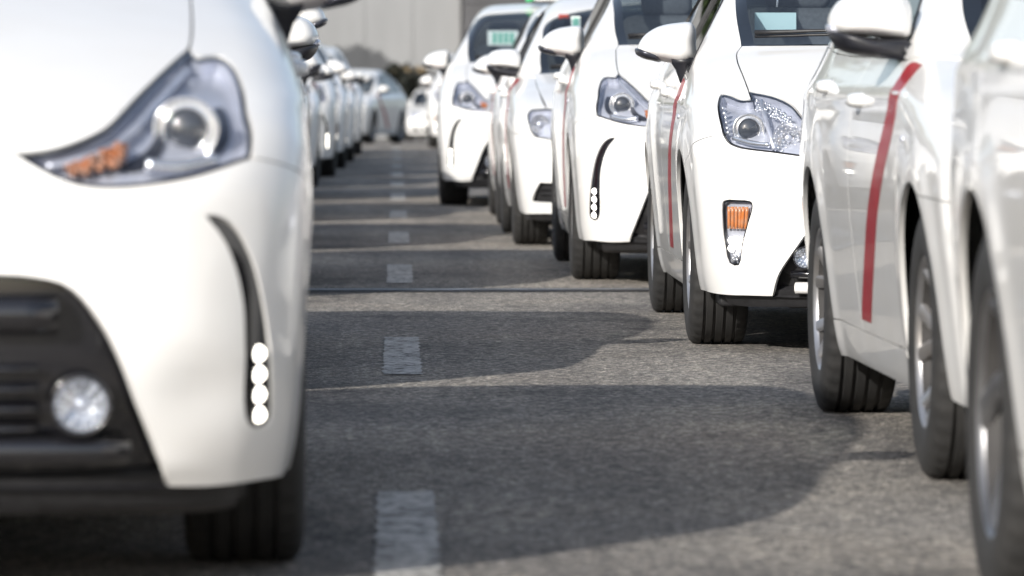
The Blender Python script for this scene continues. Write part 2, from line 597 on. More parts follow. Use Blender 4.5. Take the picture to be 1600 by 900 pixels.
# ------------------------------------------------------------------ wheels
def make_wheel_meshes(rad, width, rim_r, style, mat):
    hw = width / 2
    # tyre: revolved section with four rain grooves and notched shoulders
    prof = [(rim_r - 0.012, -hw * 0.80), (rim_r, -hw * 0.95), (rim_r + 0.03, -hw * 1.02), (rad - 0.035, -hw * 1.0), (rad - 0.014, -hw * 0.93), (rad - 0.004, -hw * 0.82)]
    g = 0.0045
    for gx in (-0.052, -0.018, 0.018, 0.052):
        gx *= width / 0.2
        prof += [(rad - 0.0005, gx - g - 0.002), (rad - 0.009, gx - g), (rad - 0.009, gx + g), (rad - 0.0005, gx + g + 0.002)]
    prof += [(rad - 0.004, hw * 0.82), (rad - 0.014, hw * 0.93), (rad - 0.035, hw * 1.0), (rad - 0.06, hw * 1.035), (rim_r + 0.03, hw * 1.02), (rim_r + 0.012, hw * 0.98), (rim_r, hw * 0.95), (rim_r - 0.012, hw * 0.80)]
    SEG = 160
    rings = []
    for k in range(SEG):
        a = 2 * math.pi * k / SEG
        notch = (k % 4 == 0)
        row = []
        for j, (r, x) in enumerate(prof):
            rr = r
            if notch and abs(x) > hw * 0.66 and r > rad - 0.02:
                rr = r - 0.006
            row.append((x, rr * math.cos(a), rr * math.sin(a)))
        rings.append(row)
    rings.append(rings[0])
    V, F, _ = loft(rings[:-1], False, False, False)
    n = len(prof); m = SEG
    for j in range(n - 1):
        F.append(((m - 1) * n + j, (m - 1) * n + j + 1, j + 1, j))
    tyre = sharp(to_mesh('tyre', fix_normals((V, F, None)), 'rubber'), 40)
    # rim barrel and lip
    def lx(prof, seg=64):
        rr = [[(x, r * math.cos(2 * math.pi * k / seg), r * math.sin(2 * math.pi * k / seg)) for k in range(seg)] for r, x in prof]
        return fix_normals(loft(rr, True, False, False))
    barrel = to_mesh('rim_barrel', lx([(rim_r - 0.014, -hw * 0.85), (rim_r - 0.03, -hw * 0.3), (rim_r - 0.035, hw * 0.5), (rim_r - 0.014, hw * 0.80)]), 'brake_dark')
    parts = [lx([(rim_r - 0.014, hw * 0.80), (rim_r - 0.012, hw * 0.86), (rim_r - 0.004, hw * 0.93), (rim_r + 0.004, hw * 0.90), (rim_r + 0.004, hw * 0.80)])]
    parts.append(lx([(0.002, hw * 0.52), (0.035, hw * 0.56), (0.058, hw * 0.52), (0.07, hw * 0.40), (0.07, hw * 0.1)]))
    ns = 5
    for k in range(ns):
        for side in ((-1, 1) if style != 'twist' else (0,)):
            rings = []
            for i in range(9):
                t = i / 8
                r = 0.05 + t * (rim_r - 0.018 - 0.05)
                if style == 'twist':
                    aa = 2 * math.pi * k / ns + 0.55 * t * t
                    wd = 0.022 + 0.012 * abs(t - 0.35)
                else:
                    aa = 2 * math.pi * k / ns + side * (0.16 + 0.12 * t * t)
                    wd = 0.0145 + 0.004 * t
                xo = hw * (0.48 + 0.40 * t ** 1.4)
                c = np.array((0, r * math.cos(aa), r * math.sin(aa)))
                tg = np.array((0, -math.sin(aa), math.cos(aa)))
                ring = []
                for (u, x) in ((-1, -0.018), (-1, -0.006), (-0.6, 0.0), (0.6, 0.0), (1, -0.006), (1, -0.018)):
                    q = c + tg * u * wd; ring.append((xo + x, q[1], q[2]))
                rings.append(ring)
            parts.append(fix_normals(loft(rings)))
    rim = sharp(to_mesh('wheel', merge(*parts), mat), 40)
    cap = to_mesh('hub_cap', lx([(0.001, hw * 0.60), (0.02, hw * 0.595), (0.028, hw * 0.56), (0.028, hw * 0.4)], 24), 'lamp_silver')
    disc = to_mesh('brake_disc', lx([(0.05, -0.01), (0.13, -0.01), (0.13, 0.012), (0.05, 0.012), (0.05, -0.01)], 40), 'brake_metal')
    back = to_mesh('brake_shield', lx([(0.002, -0.03), (rim_r - 0.03, -0.03)], 40), 'brake_dark')
    return dict(rim=rim, tyre=tyre, cap=cap, disc=disc, barrel=barrel, back=back)

# ------------------------------------------------------------------ car template
class Template:
    """the parts of one kind of car, built once; every car copies them"""
    def __init__(s):
        s.items = []
    def add(s, name, me, parent=None, loc=(0, 0, 0), rot=(0, 0, 0)):
        s.items.append((name, me, parent, loc, rot))
        return len(s.items) - 1

def surface_nets(fn, lo, hi, h):
    nx, ny, nz = [int((b - a) / h) + 2 for a, b in zip(lo, hi)]
    X = lo[0] + h * np.arange(nx); Y = lo[1] + h * np.arange(ny); Z = lo[2] + h * np.arange(nz)
    gx, gy, gz = np.meshgrid(X, Y, Z, indexing='ij')
    f = fn(gx, gy, gz)
    ins = f < 0
    acc = np.zeros((nx - 1, ny - 1, nz - 1, 3)); cnt = np.zeros((nx - 1, ny - 1, nz - 1))
    corners = [(i, j, k) for i in (0, 1) for j in (0, 1) for k in (0, 1)]
    def sl(c, a):
        return a[c[0]:nx - 1 + c[0], c[1]:ny - 1 + c[1], c[2]:nz - 1 + c[2]]
    for a in corners:
        for b in corners:
            if sum(abs(p - q) for p, q in zip(a, b)) == 1 and a < b:
                fa, fb = sl(a, f), sl(b, f)
                cr = (fa < 0) != (fb < 0)
                t = np.where(cr, fa / np.where(cr, fa - fb, 1), 0)
                p = np.array(a, float) + t[..., None] * (np.array(b, float) - np.array(a, float))
                acc += np.where(cr[..., None], p, 0); cnt += cr
    act = cnt > 0
    idx = np.full(act.shape, -1); idx[act] = np.arange(act.sum())
    ijk = np.argwhere(act)
    v = np.array(lo) + h * (ijk + acc[act] / cnt[act][:, None])
    faces = []
    for ax in range(3):
        o1, o2 = [(1, 2), (2, 0), (0, 1)][ax]
        sa = [slice(None)] * 3; sb = [slice(None)] * 3
        sa[ax] = slice(0, -1); sb[ax] = slice(1, None)
        ch = ins[tuple(sa)] != ins[tuple(sb)]
        fl = ins[tuple(sa)]
        for e in np.argwhere(ch):
            if e[o1] == 0 or e[o2] == 0 or e[o1] >= f.shape[o1] - 1 or e[o2] >= f.shape[o2] - 1:
                continue
            q = []
            for d1, d2 in ((0, 0), (-1, 0), (-1, -1), (0, -1)):
                c = list(e); c[o1] += d1; c[o2] += d2
                q.append(idx[tuple(c)])
            if min(q) < 0:
                continue
            faces.append(tuple(q) if fl[tuple(e)] else tuple(reversed(q)))
    return v, faces, None

def M(c):
    return (c * np.array((-1, 1, 1)))[::-1]
def J(*cs):
    return np.concatenate(cs)
def f_(*p): return [('f', a, b) for a, b in p]
def s_(*p): return [('s', a, b) for a, b in p]
def t_(*p): return [('t', a, b) for a, b in p]

def build_car(P):
    S = Shape(P)
    T = Template()
    wb, wr, ar, hw = P['wb'], P['wr'], P['arch'], P['hw']
    def arch(yc, a0, a1, n=26):
        an = np.radians(np.linspace(a0, a1, n))
        return S.tok([('s', yc + ar * math.cos(a), wr + ar * math.sin(a)) for a in an])
    def zang(z):
        return math.degrees(math.asin((z - wr) / ar))
    C = lambda toks: S.curve(*toks)
    PAINT = P.get('paint', 'white_paint')
    # ---- shared seam curves (x > 0 half)
    hl_hood = J(*[C(c) for c in P['hl_hood']])
    hl_fend = J(*[C(c) for c in P['hl_fend']])
    hl_bot = J(*[C(c) for c in P['hl_bot']])
    hood_front = C(P['hood_front'])
    hood_seam = C([P['hl_hood'][-1][-1]] + P['hood_seam'])
    cowl = C(P['cowl'])
    a1 = P['a1']
    bot_f = zang(0.20)
    A1 = ('s', ar * math.cos(R(a1)), wr + ar * math.sin(R(a1)))
    seam_o = C([P['hl_fend'][-1][-1], A1])
    arch_b = arch(0, a1, 180 - bot_f)
    if P.get('open_bottom'):
        g0 = J(*[C(q) for q in P['grille'][:2]])
        lowf = J(C([('s', ar * math.cos(R(180 - bot_f)), 0.20)] + f_((0.80, 0.196), (0.7, 0.192)) + [P['grille'][1][-1]]), g0[::-1])
    else:
      lowf = C([('s', ar * math.cos(R(180 - bot_f)), 0.20)] + f_((0.80, 0.196), (0.7, 0.19), (0.5, 0.188), (0.25, 0.188), (0, 0.188)))
    # ---- bumper
    half = J(hood_front, hl_bot[::-1], seam_o, arch_b, lowf)
    holes = []
    for kind, outl in P['holes']:
        c = catmull(S.tok(outl), closed=True) if kind == 'smooth' else J(*[C(q) for q in outl])
        holes.append(c); 
        if kind != 'centre':
            holes.append(M(c))
    for key in P['centre']:
        gl = J(*[C(q) for q in P[key]])
        holes.append(J(gl, M(gl)))
    bumper = T.add('front_bumper', to_mesh('front_bumper', S.panel('front', J(half, M(half)), holes, h=0.028, gap=0.0014, skirt=0.012, flare=0.003), PAINT))
    # ---- hood
    hh = J(hood_front, hl_hood, hood_seam, cowl)
    T.add('hood', to_mesh('hood', S.panel('top', J(hh, M(hh)), h=0.035, gap=0.0025, skirt=0.02), PAINT))
    # ---- fenders
    df = P['door_front']
    Q = P['Q']
    sill_z = 0.27
    fend = J(hl_fend, seam_o, arch(0, a1, bot_f), C(s_((ar * math.cos(R(bot_f)), 0.20), (df[0], 0.20))), C(s_((df[0], 0.20), (df[0], sill_z), (df[1], 0.5), (df[2], 0.75), Q)), C([('s', *Q), P['cowl'][0]]), hood_seam[::-1])
    d = S.panel('front', fend, h=0.03, gap=0.0014, skirt=0.012)
    for m in (False, True):
        fi = T.add('fender', to_mesh('fender', d, PAINT, m))
        q = S.tok([('s', df[2] - 0.10, P['rep_z'])])[0]
        r = [(q[0] + x, q[1] + dy, q[2] + dz) for x in (0,) for dy, dz in ((0, 0),)]
        V, F_, _ = dome([(0.016 * math.cos(a), 0.009 * math.sin(a)) for a in np.linspace(0, 2 * math.pi, 14, endpoint=False)], (0, 0), 0.006, 0)
        V = np.stack([-V[:, 1], V[:, 0], V[:, 2]], 1) + q
        T.add('side_repeater', to_mesh('side_repeater', fix_normals((V, F_, None)), 'lamp_silver', m), fi)
    # ---- doors
    by = P['B_y']
    belt = P['belt']
    def belt_z(y):
        return float(np.interp(y, [b[0] for b in belt], [b[1] for b in belt]))
    fd = J(C(s_((df[0], sill_z), (df[1], 0.5), (df[2], 0.75), Q)), C(s_(*[b for b in belt if Q[0] < b[0] < by], (by, belt_z(by)))),
           C(s_((by, belt_z(by)), (by + 0.005, 0.6), (by - 0.02, sill_z))), C(s_((by - 0.02, sill_z), (df[0], sill_z))))
    d = S.panel('side', fd, h=0.03, skirt=0.018)
    st = P['stripe']
    sd = S.panel('side', J(C(s_(*st[0])), C(s_(*st[1]))), h=0.035, off=0.0012, gap=0, skirt=0.001)
    hd = P['handles']
    def handle(y, z):
        V, F_, _ = dome([(0.070 * math.copysign(abs(math.cos(a)) ** 0.6, math.cos(a)), 0.020 * math.copysign(abs(math.sin(a)) ** 0.8, math.sin(a))) for a in np.linspace(0, 2 * math.pi, 24, endpoint=False)], (0, 0), 0.034, 0)
        q = S.tok([('s', y, z)])[0]
        return fix_normals((np.stack([-V[:, 1], V[:, 0], V[:, 2]], 1) + q, F_, None))
    re_y = P['rd_top']
    rb = zang(sill_z)
    ra = P['rd_ang']
    rear_edge = C(s_((wb + ar * math.cos(R(ra)), wr + ar * math.sin(R(ra))), (re_y - 0.05, 0.8), (re_y, belt_z(re_y))))
    rd = J(C(s_((by, belt_z(by)), (by + 0.005, 0.6), (by - 0.02, sill_z))), C(s_((by - 0.02, sill_z), (wb - ar * math.cos(R(rb)), sill_z))),
           arch(wb, 180 - rb, ra), rear_edge, C(s_((re_y, belt_z(re_y)), *[b for b in belt[::-1] if by < b[0] < re_y], (by, belt_z(by)))))
    d2 = S.panel('side', rd, h=0.03, skirt=0.018)
    MIR = P['mirror'](P)
    for m in (False, True):
        k = T.add('front_door', to_mesh('front_door', d, PAINT, m))
        T.add('red_band', to_mesh('red_band', sd, 'red_band', m), k)
        T.add('door_handle', to_mesh('door_handle', handle(*hd[0]), PAINT, m), k)
        k = T.add('rear_door', to_mesh('rear_door', d2, PAINT, m))
        T.add('door_handle', to_mesh('door_handle', handle(*hd[1]), PAINT, m), k)
        # wing mirror
        k = T.add('wing_mirror', to_mesh('wing_mirror', MIR['shell'], PAINT, m))
        for nm, dat, mt in MIR['bits']:
            T.add(nm, to_mesh(nm, dat, mt, m), k)
    # ---- sills
    sl = J(C(s_((ar * math.cos(R(bot_f)) + 0.0, 0.20), (df[0], 0.2))), C(s_((df[0], 0.20), (df[0], sill_z))), C(s_((df[0], sill_z), (wb - ar * math.cos(R(rb)), sill_z))),
           arch(wb, 180 - rb, 180 - zang(0.17)), C(s_((wb - ar * math.cos(R(zang(0.17))), 0.17), (ar * math.cos(R(zang(0.17))), 0.17))), arch(0, zang(0.17), bot_f))
    d = S.panel('side', sl, h=0.03, off=0.001, skirt=0.014)
    for m in (False, True):
        T.add('sill', to_mesh('sill', d, PAINT, m))
    # ---- rear body
    bend = (P['tail_belt'][0], P['tail_belt'][1])
    rtop = C([('s', *bend)] + P['rear_top'])
    bot_r = zang(0.22)
    rear = J(C(s_((re_y, belt_z(re_y)), *[b for b in belt if re_y < b[0] < bend[0]], bend)), rtop)
    low = J(C([('r', 0, 0.24), ('r', 0.4, 0.24), ('r', 0.7, 0.24), ('s', wb + ar * math.cos(R(bot_r)) + 0.2, 0.22), ('s', wb + ar * math.cos(R(bot_r)), 0.22)]), arch(wb, bot_r, ra), rear_edge)
    rr = J(rear, M(rear), M(low), low)
    T.add('rear_body', to_mesh('rear_body', S.panel('rear', rr, h=0.04, skirt=0.012), PAINT))
    tl = catmull(S.tok([('r', a, b) for a, b in P['tail_lamp']]), closed=True)
    d = S.panel('rear', tl, off=0.008, h=0.04, skirt=0.008)
    for m in (False, True):
        T.add('tail_lamp', to_mesh('tail_lamp', d, 'tail_red', m))
    # ---- cabin frame: pillars and roof with window openings
    ws_side = C(P['ws_side']); ws_top = C([P['ws_side'][-1], P['ws_top']])
    ws_bot = C(P['cowl'])
    win_f = J(*[C(s_(*q)) for q in P['win_f']]); win_r = J(*[C(s_(*q)) for q in P['win_r']])
    bl = C(s_(Q, *[b for b in belt if Q[0] < b[0] < bend[0]], bend))
    fr = J(ws_top[::-1], ws_side[::-1], C([P['cowl'][0], ('s', *Q)]), bl, rtop)
    rw = C(P['rear_win'][0]); 
    rwl = J(*[C(q) for q in P['rear_win']])
    rwp = J(rwl, M(rwl))
    frame = T.add('cabin_frame', to_mesh('cabin_frame', S.panel('side', J(fr, M(fr)), [win_f, win_r, M(win_f), M(win_r), rwp], h=0.04, skirt=0.022), PAINT))
    wsp = J(ws_bot[::-1], ws_side, ws_top)
    wsp = J(wsp, M(wsp))
    wi = T.add('windscreen', to_mesh('windscreen', S.panel('side', wsp, off=-0.004, gap=-0.006, h=0.05, skirt=0), 'windscreen_glass'))
    # black painted border of the windscreen
    o2 = S.to2d('side', wsp)
    inn = inset_poly(resample(o2, 0.02), 0.030)
    q3, _ = S.to3d('side', inn)
    T.add('windscreen_border', to_mesh('windscreen_border', S.panel('side', wsp, [q3], off=-0.007, gap=-0.004, h=0.05, skirt=0, bstep=0.02), 'navy_plastic'), wi)
    for nm, pl in (('side_window', win_f), ('side_window', win_r)):
        d = S.panel('side', pl, off=-0.006, gap=-0.008, h=0.06, skirt=0)
        o2 = resample(S.to2d('side', pl), 0.02)
        q3, _ = S.to3d('side', inset_poly(o2, 0.011))
        tr = S.panel('side', pl, [q3], off=0.003, gap=0.0, h=0.06, skirt=0.012, bstep=0.02)
        for m in (False, True):
            k = T.add(nm, to_mesh(nm, d, 'side_glass', m))
            T.add('window_seal', to_mesh('window_seal', tr, 'black_plastic', m), k)
    T.add('rear_window', to_mesh('rear_window', S.panel('side', rwp, off=-0.004, gap=-0.006, h=0.06, skirt=0), 'side_glass'))
    # ---- wipers
    wp = []
    for x0, x1, dy0, dy1 in ((-0.60, 0.02, 0.05, 0.10), (-0.02, 0.55, 0.05, 0.12)):
        cx = [x0 + (x1 - x0) * i / 10 for i in range(11)]
        cb = np.interp(np.abs(cx), [t[1] for t in P['cowl'][::-1]], [t[2] for t in P['cowl'][::-1]])
        pts = S.tok([('t', a, b + dy0 + (dy1 - dy0) * i / 10) for i, (a, b) in enumerate(zip(cx, cb))])
        pts[:, 2] += 0.016
        w1 = tube(pts, 0.0055, 6)
        arm = pts[::1].copy(); arm = arm[:6] if x0 < -0.3 else arm[5:]
        arm = arm + np.array((0, -0.015, 0.014))
        w2 = tube(arm, np.linspace(0.009, 0.005, len(arm)), 6)
        T.add('wiper', to_mesh('wiper', merge(w1, w2), 'black_plastic'))
    # ---- dark inner shell, cabin floor and wheel wells
    def G(x, y, z):
        f = S.F(x, y, z) + 0.055
        f = np.maximum(f, z - P['zcab'] + 0.12 * np.clip(y - 0.9, 0, 1))
        for yc in (0.0, wb):
            cyl = np.maximum(np.sqrt((y - yc) ** 2 + (z - wr) ** 2) - (ar + 0.015), 0.56 - np.abs(x))
            f = np.maximum(f, -cyl)
        return np.maximum(f, 0.14 - z)
    L0, L1 = P['nose'][3][1] - 0.1, P['tail'][1][1] + 0.1
    v, fc, _ = surface_nets(G, (-hw - 0.05, L0, 0.05), (hw + 0.05, L1, 1.3), 0.045)
    T.add('underbody', to_mesh('underbody', (v, fc, None), 'underbody'))
    ch = merge(box(0.62, -0.42, 0.175, 0.30, 0.22, 0.05, 0.015), box(-0.62, -0.42, 0.175, 0.30, 0.22, 0.05, 0.015), box(0, -0.62, 0.165, 1.1, 0.18, 0.03, 0.01))
    dam = J(C(f_((0, .200), (.4, .200), (.65, .205), (.78, .21))), C(f_((.78, .21), (.76, P['dam']))), C(f_((.76, P['dam']), (.4, P['dam'] - .004), (0, P['dam'] - .004))))
    T.add('air_dam', to_mesh('air_dam', S.panel('front', J(dam, M(dam)), off=-0.022, h=0.05, gap=0, skirt=0.03), 'black_plastic'))
    T.add('splash_guard', to_mesh('splash_guard', ch, 'black_plastic'))
    # ---- seats, dashboard, rear-view mirror
    zc = P['zcab']
    for sx in (-0.36, 0.36):
        k = T.add('seat', to_mesh('seat', merge(box(sx, 1.42, zc + 0.04, 0.46, 0.15, 0.50, 0.07), box(sx, 1.18, zc - 0.24, 0.48, 0.5, 0.14, 0.05)), 'seat_cloth'))
        T.add('headrest', to_mesh('headrest', box(sx, 1.46, zc + 0.37, 0.25, 0.09, 0.17, 0.045), 'seat_cloth'), k)
    T.add('seat', to_mesh('seat', box(0, 2.35, zc - 0.02, 1.15, 0.16, 0.5, 0.08), 'seat_cloth'))
    a = np.linspace(0, 2 * math.pi, 28)
    T.add('steering_wheel', to_mesh('steering_wheel', merge(tube([(0.36 + 0.18 * math.cos(t), 0.95 - 0.06 * math.sin(t), zc - 0.02 + 0.17 * math.sin(t)) for t in a], 0.014), tube([(0.36, 0.7, zc - 0.1), (0.36, 0.95, zc - 0.02), (0.36, 0.96, zc - 0.02)], 0.03)), 'cabin_dark'))
    T.add('rear_view_mirror', to_mesh('rear_view_mirror', merge(box(0, 1.02, P['rvm_z'], 0.23, 0.03, 0.065, 0.02), tube([(0, 1.03, P['rvm_z']), (0, 1.04, P['rvm_z'] + 0.04), (0, 1.05, P['rvm_z'] + 0.07)], 0.01)), 'cabin_dark'))
    # ---- headlamps
    hlp = J(hl_hood, hl_fend, hl_bot)
    dep = 0.036
    bowl = S.panel('front', hlp, off=-dep, gap=0.003, h=0.025, skirt=-dep + 0.003)
    cover = S.panel('front', hlp, off=0.0005, gap=0.0035, h=0.025, skirt=0.004)
    o2 = resample(S.to2d('front', hlp), 0.012)
    q3, _ = S.to3d('front', inset_poly(o2, 0.008))
    seal = S.panel('front', hlp, [q3], off=-0.003, gap=0.0025, h=0.03, skirt=0.006, bstep=0.012)
    bits = P['lamp_bits'](S)
    for m in (False, True):
        k = T.add('headlight', to_mesh('headlight', bowl, P.get('bowl_mat', 'lamp_silver'), m))
        T.add('lens_cover', to_mesh('lens_cover', cover, 'lamp_cover', m), k)
        T.add('lamp_seal', to_mesh('lamp_seal', seal, 'gloss_black', m), k)
        for nm, dat, mt in bits:
            T.add(nm, to_mesh(nm, dat, mt, m), k)
    # ---- grille, fog lamps, daytime lamps
    for nm, dat, mt, subs, both in P['face'](S):
        for m in ((False, True) if both else (False,)):
            k = T.add(nm, to_mesh(nm, dat, mt, m))
            for n2, d2_, m2 in subs:
                T.add(n2, to_mesh(n2, d2_, m2, m), k)
    # ---- wheels
    W = P['wheel']
    for yc in (0.0, wb):
        for sg in (1, -1):
            k = T.add('wheel', W['rim'], None, (sg * (hw - 0.122), yc, wr - 0.003), (R(random.uniform(0, 72)), 0, 0 if sg > 0 else math.pi))
            T.add('tyre', W['tyre'], k); T.add('hub_cap', W['cap'], k); T.add('brake_disc', W['disc'], k); T.add('rim_barrel', W['barrel'], k); T.add('brake_shield', W['back'], k)
    T.S = S
    return T

# ------------------------------------------------------------------ small face pieces
def proj(S, x, z):
    return S.tok([('f', x, z)])[0]
def ring_y(c, r, tr, seg=36):
    a = np.linspace(0, 2 * math.pi, seg)
    return tube([(c[0] + r * math.cos(t), c[1], c[2] + r * math.sin(t)) for t in a], tr, 8)
def lens_ball(c, r):
    return lathe_y([(r * math.cos(t), r * 0.55 * math.sin(t)) for t in np.linspace(0, math.pi / 2 * 0.99, 9)], c, 32)
def bowl_y(c, r, d, seg=36):
    return lathe_y([(r, 0.0), (r * 0.97, -0.004), (r * 0.75, -d * 0.5), (r * 0.45, -d * 0.85), (r * 0.18, -d), (0.002, -d)], c, seg, False)
def facets(c, r, n=18, rows=3):
    """ribbed reflector: small proud studs set round the bowl"""
    ds = []
    for j in range(rows):
        rr = r * (0.35 + 0.25 * j)
        k = int(n * (0.5 + 0.3 * j))
        for i in range(k):
            t = 2 * math.pi * (i + 0.5 * j) / k
            ds.append(box(c[0] + rr * math.cos(t), c[1] + 0.012 - 0.006 * j, c[2] + rr * math.sin(t), r * 0.13, 0.008, r * 0.13))
    return merge(*ds)

def projector(c, r):
    return [('projector_ring', merge(lathe_y([(r * 1.58, -0.014), (r * 1.55, 0.002), (r * 1.46, 0.002), (r * 1.38, -0.012), (r * 1.22, -0.014), (r * 1.14, 0.001), (r * 1.04, 0.001), (r, -0.01)], c, 40, False)), 'chrome'),
            ('projector', lens_ball(c + np.array((0, 0.008, 0)), r), 'projector_glass')]
def shard(p, sz, rg):
    v, f, n = box(0, 0, 0, sz * rg.uniform(.6, 1.3), sz * rg.uniform(.6, 1.2), sz * rg.uniform(.6, 1.3))
    from mathutils import Euler
    m = np.array(Euler((rg.uniform(0, 3), rg.uniform(0, 3), rg.uniform(0, 3))).to_matrix())
    return v @ m.T + np.array(p), f, n
def fog_lamp(S, x, z, r, dy=0.02):
    c = proj(S, x, z) + np.array((0, dy, 0))
    return ('fog_lamp', bowl_y(c, r, r * 0.55), 'chrome', [
        ('fog_lens', lathe_y([(r * 0.98, 0.0), (r * 0.8, 0.010), (r * 0.4, 0.016), (0.002, 0.018)], c, 36), 'lamp_cover'),
        ('fog_bulb', lens_ball(c + np.array((0, 0.018, 0)), r * 0.26), 'lamp_silver'),
        ('fog_reflector', facets(c + np.array((0, 0.006, 0)), r * 1.05, 14, 3), 'lamp_bright'),
        ('fog_bezel', ring_y(c, r * 1.05, r * 0.09), 'gloss_black')], True)

def mirror_p(P):
    dx, dz, y0 = P['mir']
    sh = [(.987, 1.047), (.963, 1.083), (.914, 1.113), (.845, 1.127), (.795, 1.127), (.780, 1.105), (.778, 1.05), (.779, .993), (.82, .975), (.89, .984), (.965, 1.002), (.993, 1.022)]
    sh = catmull(np.array([(x, 0, z) for x, z in sh]), 0.010, True)[:, [0, 2]] + np.array((dx, dz))
    c = (0.87 + dx, 1.05 + dz)
    ind = [(.999, 1.034), (.96, 1.028), (.925, 1.022), (.905, .986), (.94, .990), (.97, .998), (.996, 1.014)]
    ind = catmull(np.array([(x, 0, z) for x, z in ind]), 0.010, True)[:, [0, 2]] + np.array((dx, dz))
    gl = np.array(c) + (sh - np.array(c)) * 0.88
    bits = [('mirror_indicator', dome(ind, (0.945 + dx, 1.01 + dz), 0.105, y0, 0.004), 'lamp_dark'),
            ('mirror_stalk', fix_normals(loft([[(x + dx, y0 + b, z + dz) for x, b in ((x0, -.10), (x1, -.10), (x1, -.02), (x0, .0))] for x0, x1, z in ((.770, .872, 1.0), (.775, .868, .980), (.785, .852, .955), (.795, .842, .925), (.80, .834, .900))])), 'navy_plastic'),
            ('mirror_glass', fix_normals(loft([[(p[0], y0 + 0.013, p[1]) for p in gl], [(p[0], y0 + 0.016, p[1]) for p in gl]])), 'chrome')]
    return dict(shell=dome(sh, c, 0.125, y0, 0.012, 9), bits=bits)

def mirror_v(P):
    dx, dz, y0 = P['mir']
    sh = [(.968, 1.045), (.955, 1.085), (.925, 1.110), (.85, 1.122), (.785, 1.115), (.768, 1.09), (.765, 1.03), (.772, 1.010), (.86, 1.012), (.95, 1.022)]
    sh = catmull(np.array([(x, 0, z) for x, z in sh]), 0.010, True)[:, [0, 2]] + np.array((dx, dz))
    lo = [(.966, 1.026), (.86, 1.010), (.77, 1.006), (.755, .985), (.76, .955), (.80, .957), (.88, .965), (.945, .985)]
    lo = catmull(np.array([(x, 0, z) for x, z in lo]), 0.010, True)[:, [0, 2]] + np.array((dx, dz))
    c = (0.86 + dx, 1.06 + dz)
    gl = np.array(c) + (sh - np.array(c)) * 0.86
    arm = fix_normals(loft([[(0.85 + dx, y0 - 0.05 + a, .985 + dz + b) for a, b in ((-.05, -.018), (.04, -.018), (.04, .018), (-.05, .018))],
                            [(0.77 + dx, y0 - 0.05 + a, .975 + dz + b) for a, b in ((-.055, -.025), (.05, -.025), (.05, .022), (-.055, .022))],
                            [(0.68 + dx, y0 - 0.07 + a, .965 + dz + b) for a, b in ((-.07, -.045), (.06, -.045), (.06, .03), (-.07, .03))]]))
    ind = catmull(np.array([(x, 0, z) for x, z in [(.972, 1.042), (.945, 1.034), (.93, 1.025), (.945, 1.018), (.970, 1.024)]]), 0.006, True)[:, [0, 2]] + np.array((dx, dz))
    bits = [('mirror_base', merge(dome(lo, (0.86 + dx, .99 + dz), 0.115, y0, 0.012), arm), 'navy_plastic'),
            ('mirror_indicator', dome(ind, (0.955 + dx, 1.03 + dz), 0.058, y0, 0.004), 'lamp_silver'),
            ('mirror_glass', fix_normals(loft([[(p[0], y0 + 0.013, p[1]) for p in gl], [(p[0], y0 + 0.016, p[1]) for p in gl]])), 'chrome')]
    return dict(shell=dome(sh, c, 0.12, y0, 0.012, 9), bits=bits)

W_A = make_wheel_meshes(0.315, 0.20, 0.20, 'pair', 'alloy')
W_B = make_wheel_meshes(0.318, 0.222, 0.205, 'pair', 'alloy')
W_C = make_wheel_meshes(0.312, 0.20, 0.198, 'pair', 'alloy')
W_D = make_wheel_meshes(0.312, 0.20, 0.205, 'twist', 'dark_alloy')

# ------------------------------------------------------------------ kind 1: hatchback
def hatch_lamp(S):
    c1 = proj(S, 0.678, 0.751) + np.array((0, 0.022, 0))
    c2 = proj(S, 0.552, 0.722) + np.array((0, 0.020, 0))
    out = projector(c1, 0.035) + [
           ('high_beam', merge(bowl_y(c2, 0.054, 0.04), facets(c2, 0.054, 16, 3)), 'chrome'),
           ('high_beam_bulb', lens_ball(c2 + np.array((0, 0.004, 0)), 0.013), 'lamp_silver'),
           ('divider', tube(S.tok(f_((0.625, 0.845), (0.618, 0.77), (0.600, 0.685))) + np.array((0, 0.018, 0)), 0.009), 'lamp_silver')]
    beads = []
    rg = random.Random(5)
    for i in range(16):
        for j in range(4):
            x = 0.638 - 0.0066 * i + 0.003 * j + rg.uniform(-.003, .003); z = 0.846 - 0.002 * i - 0.0095 * j - 0.00013 * i * i + rg.uniform(-.003, .003)
            p = proj(S, x, z)
            beads.append(shard((p[0], p[1] + 0.02, p[2]), 0.0085, rg))
    shelf = S.tok(f_((.615, .700), (.67, .705), (.73, .722)))
    out.append(('lamp_shelf', tube(catmull(shelf) + np.array((0, 0.018, 0)), 0.009), 'chrome'))
    out.append(('position_lamp', merge(*beads), 'chrome'))
    side = []
    for i in range(6):
        p = proj(S, 0.747 + 0.001 * i, 0.740 + 0.016 * i)
        side.append(shard((p[0], p[1] + 0.02, p[2]), 0.015, rg))
    out.append(('side_reflector', merge(*side), 'chrome'))
    return out

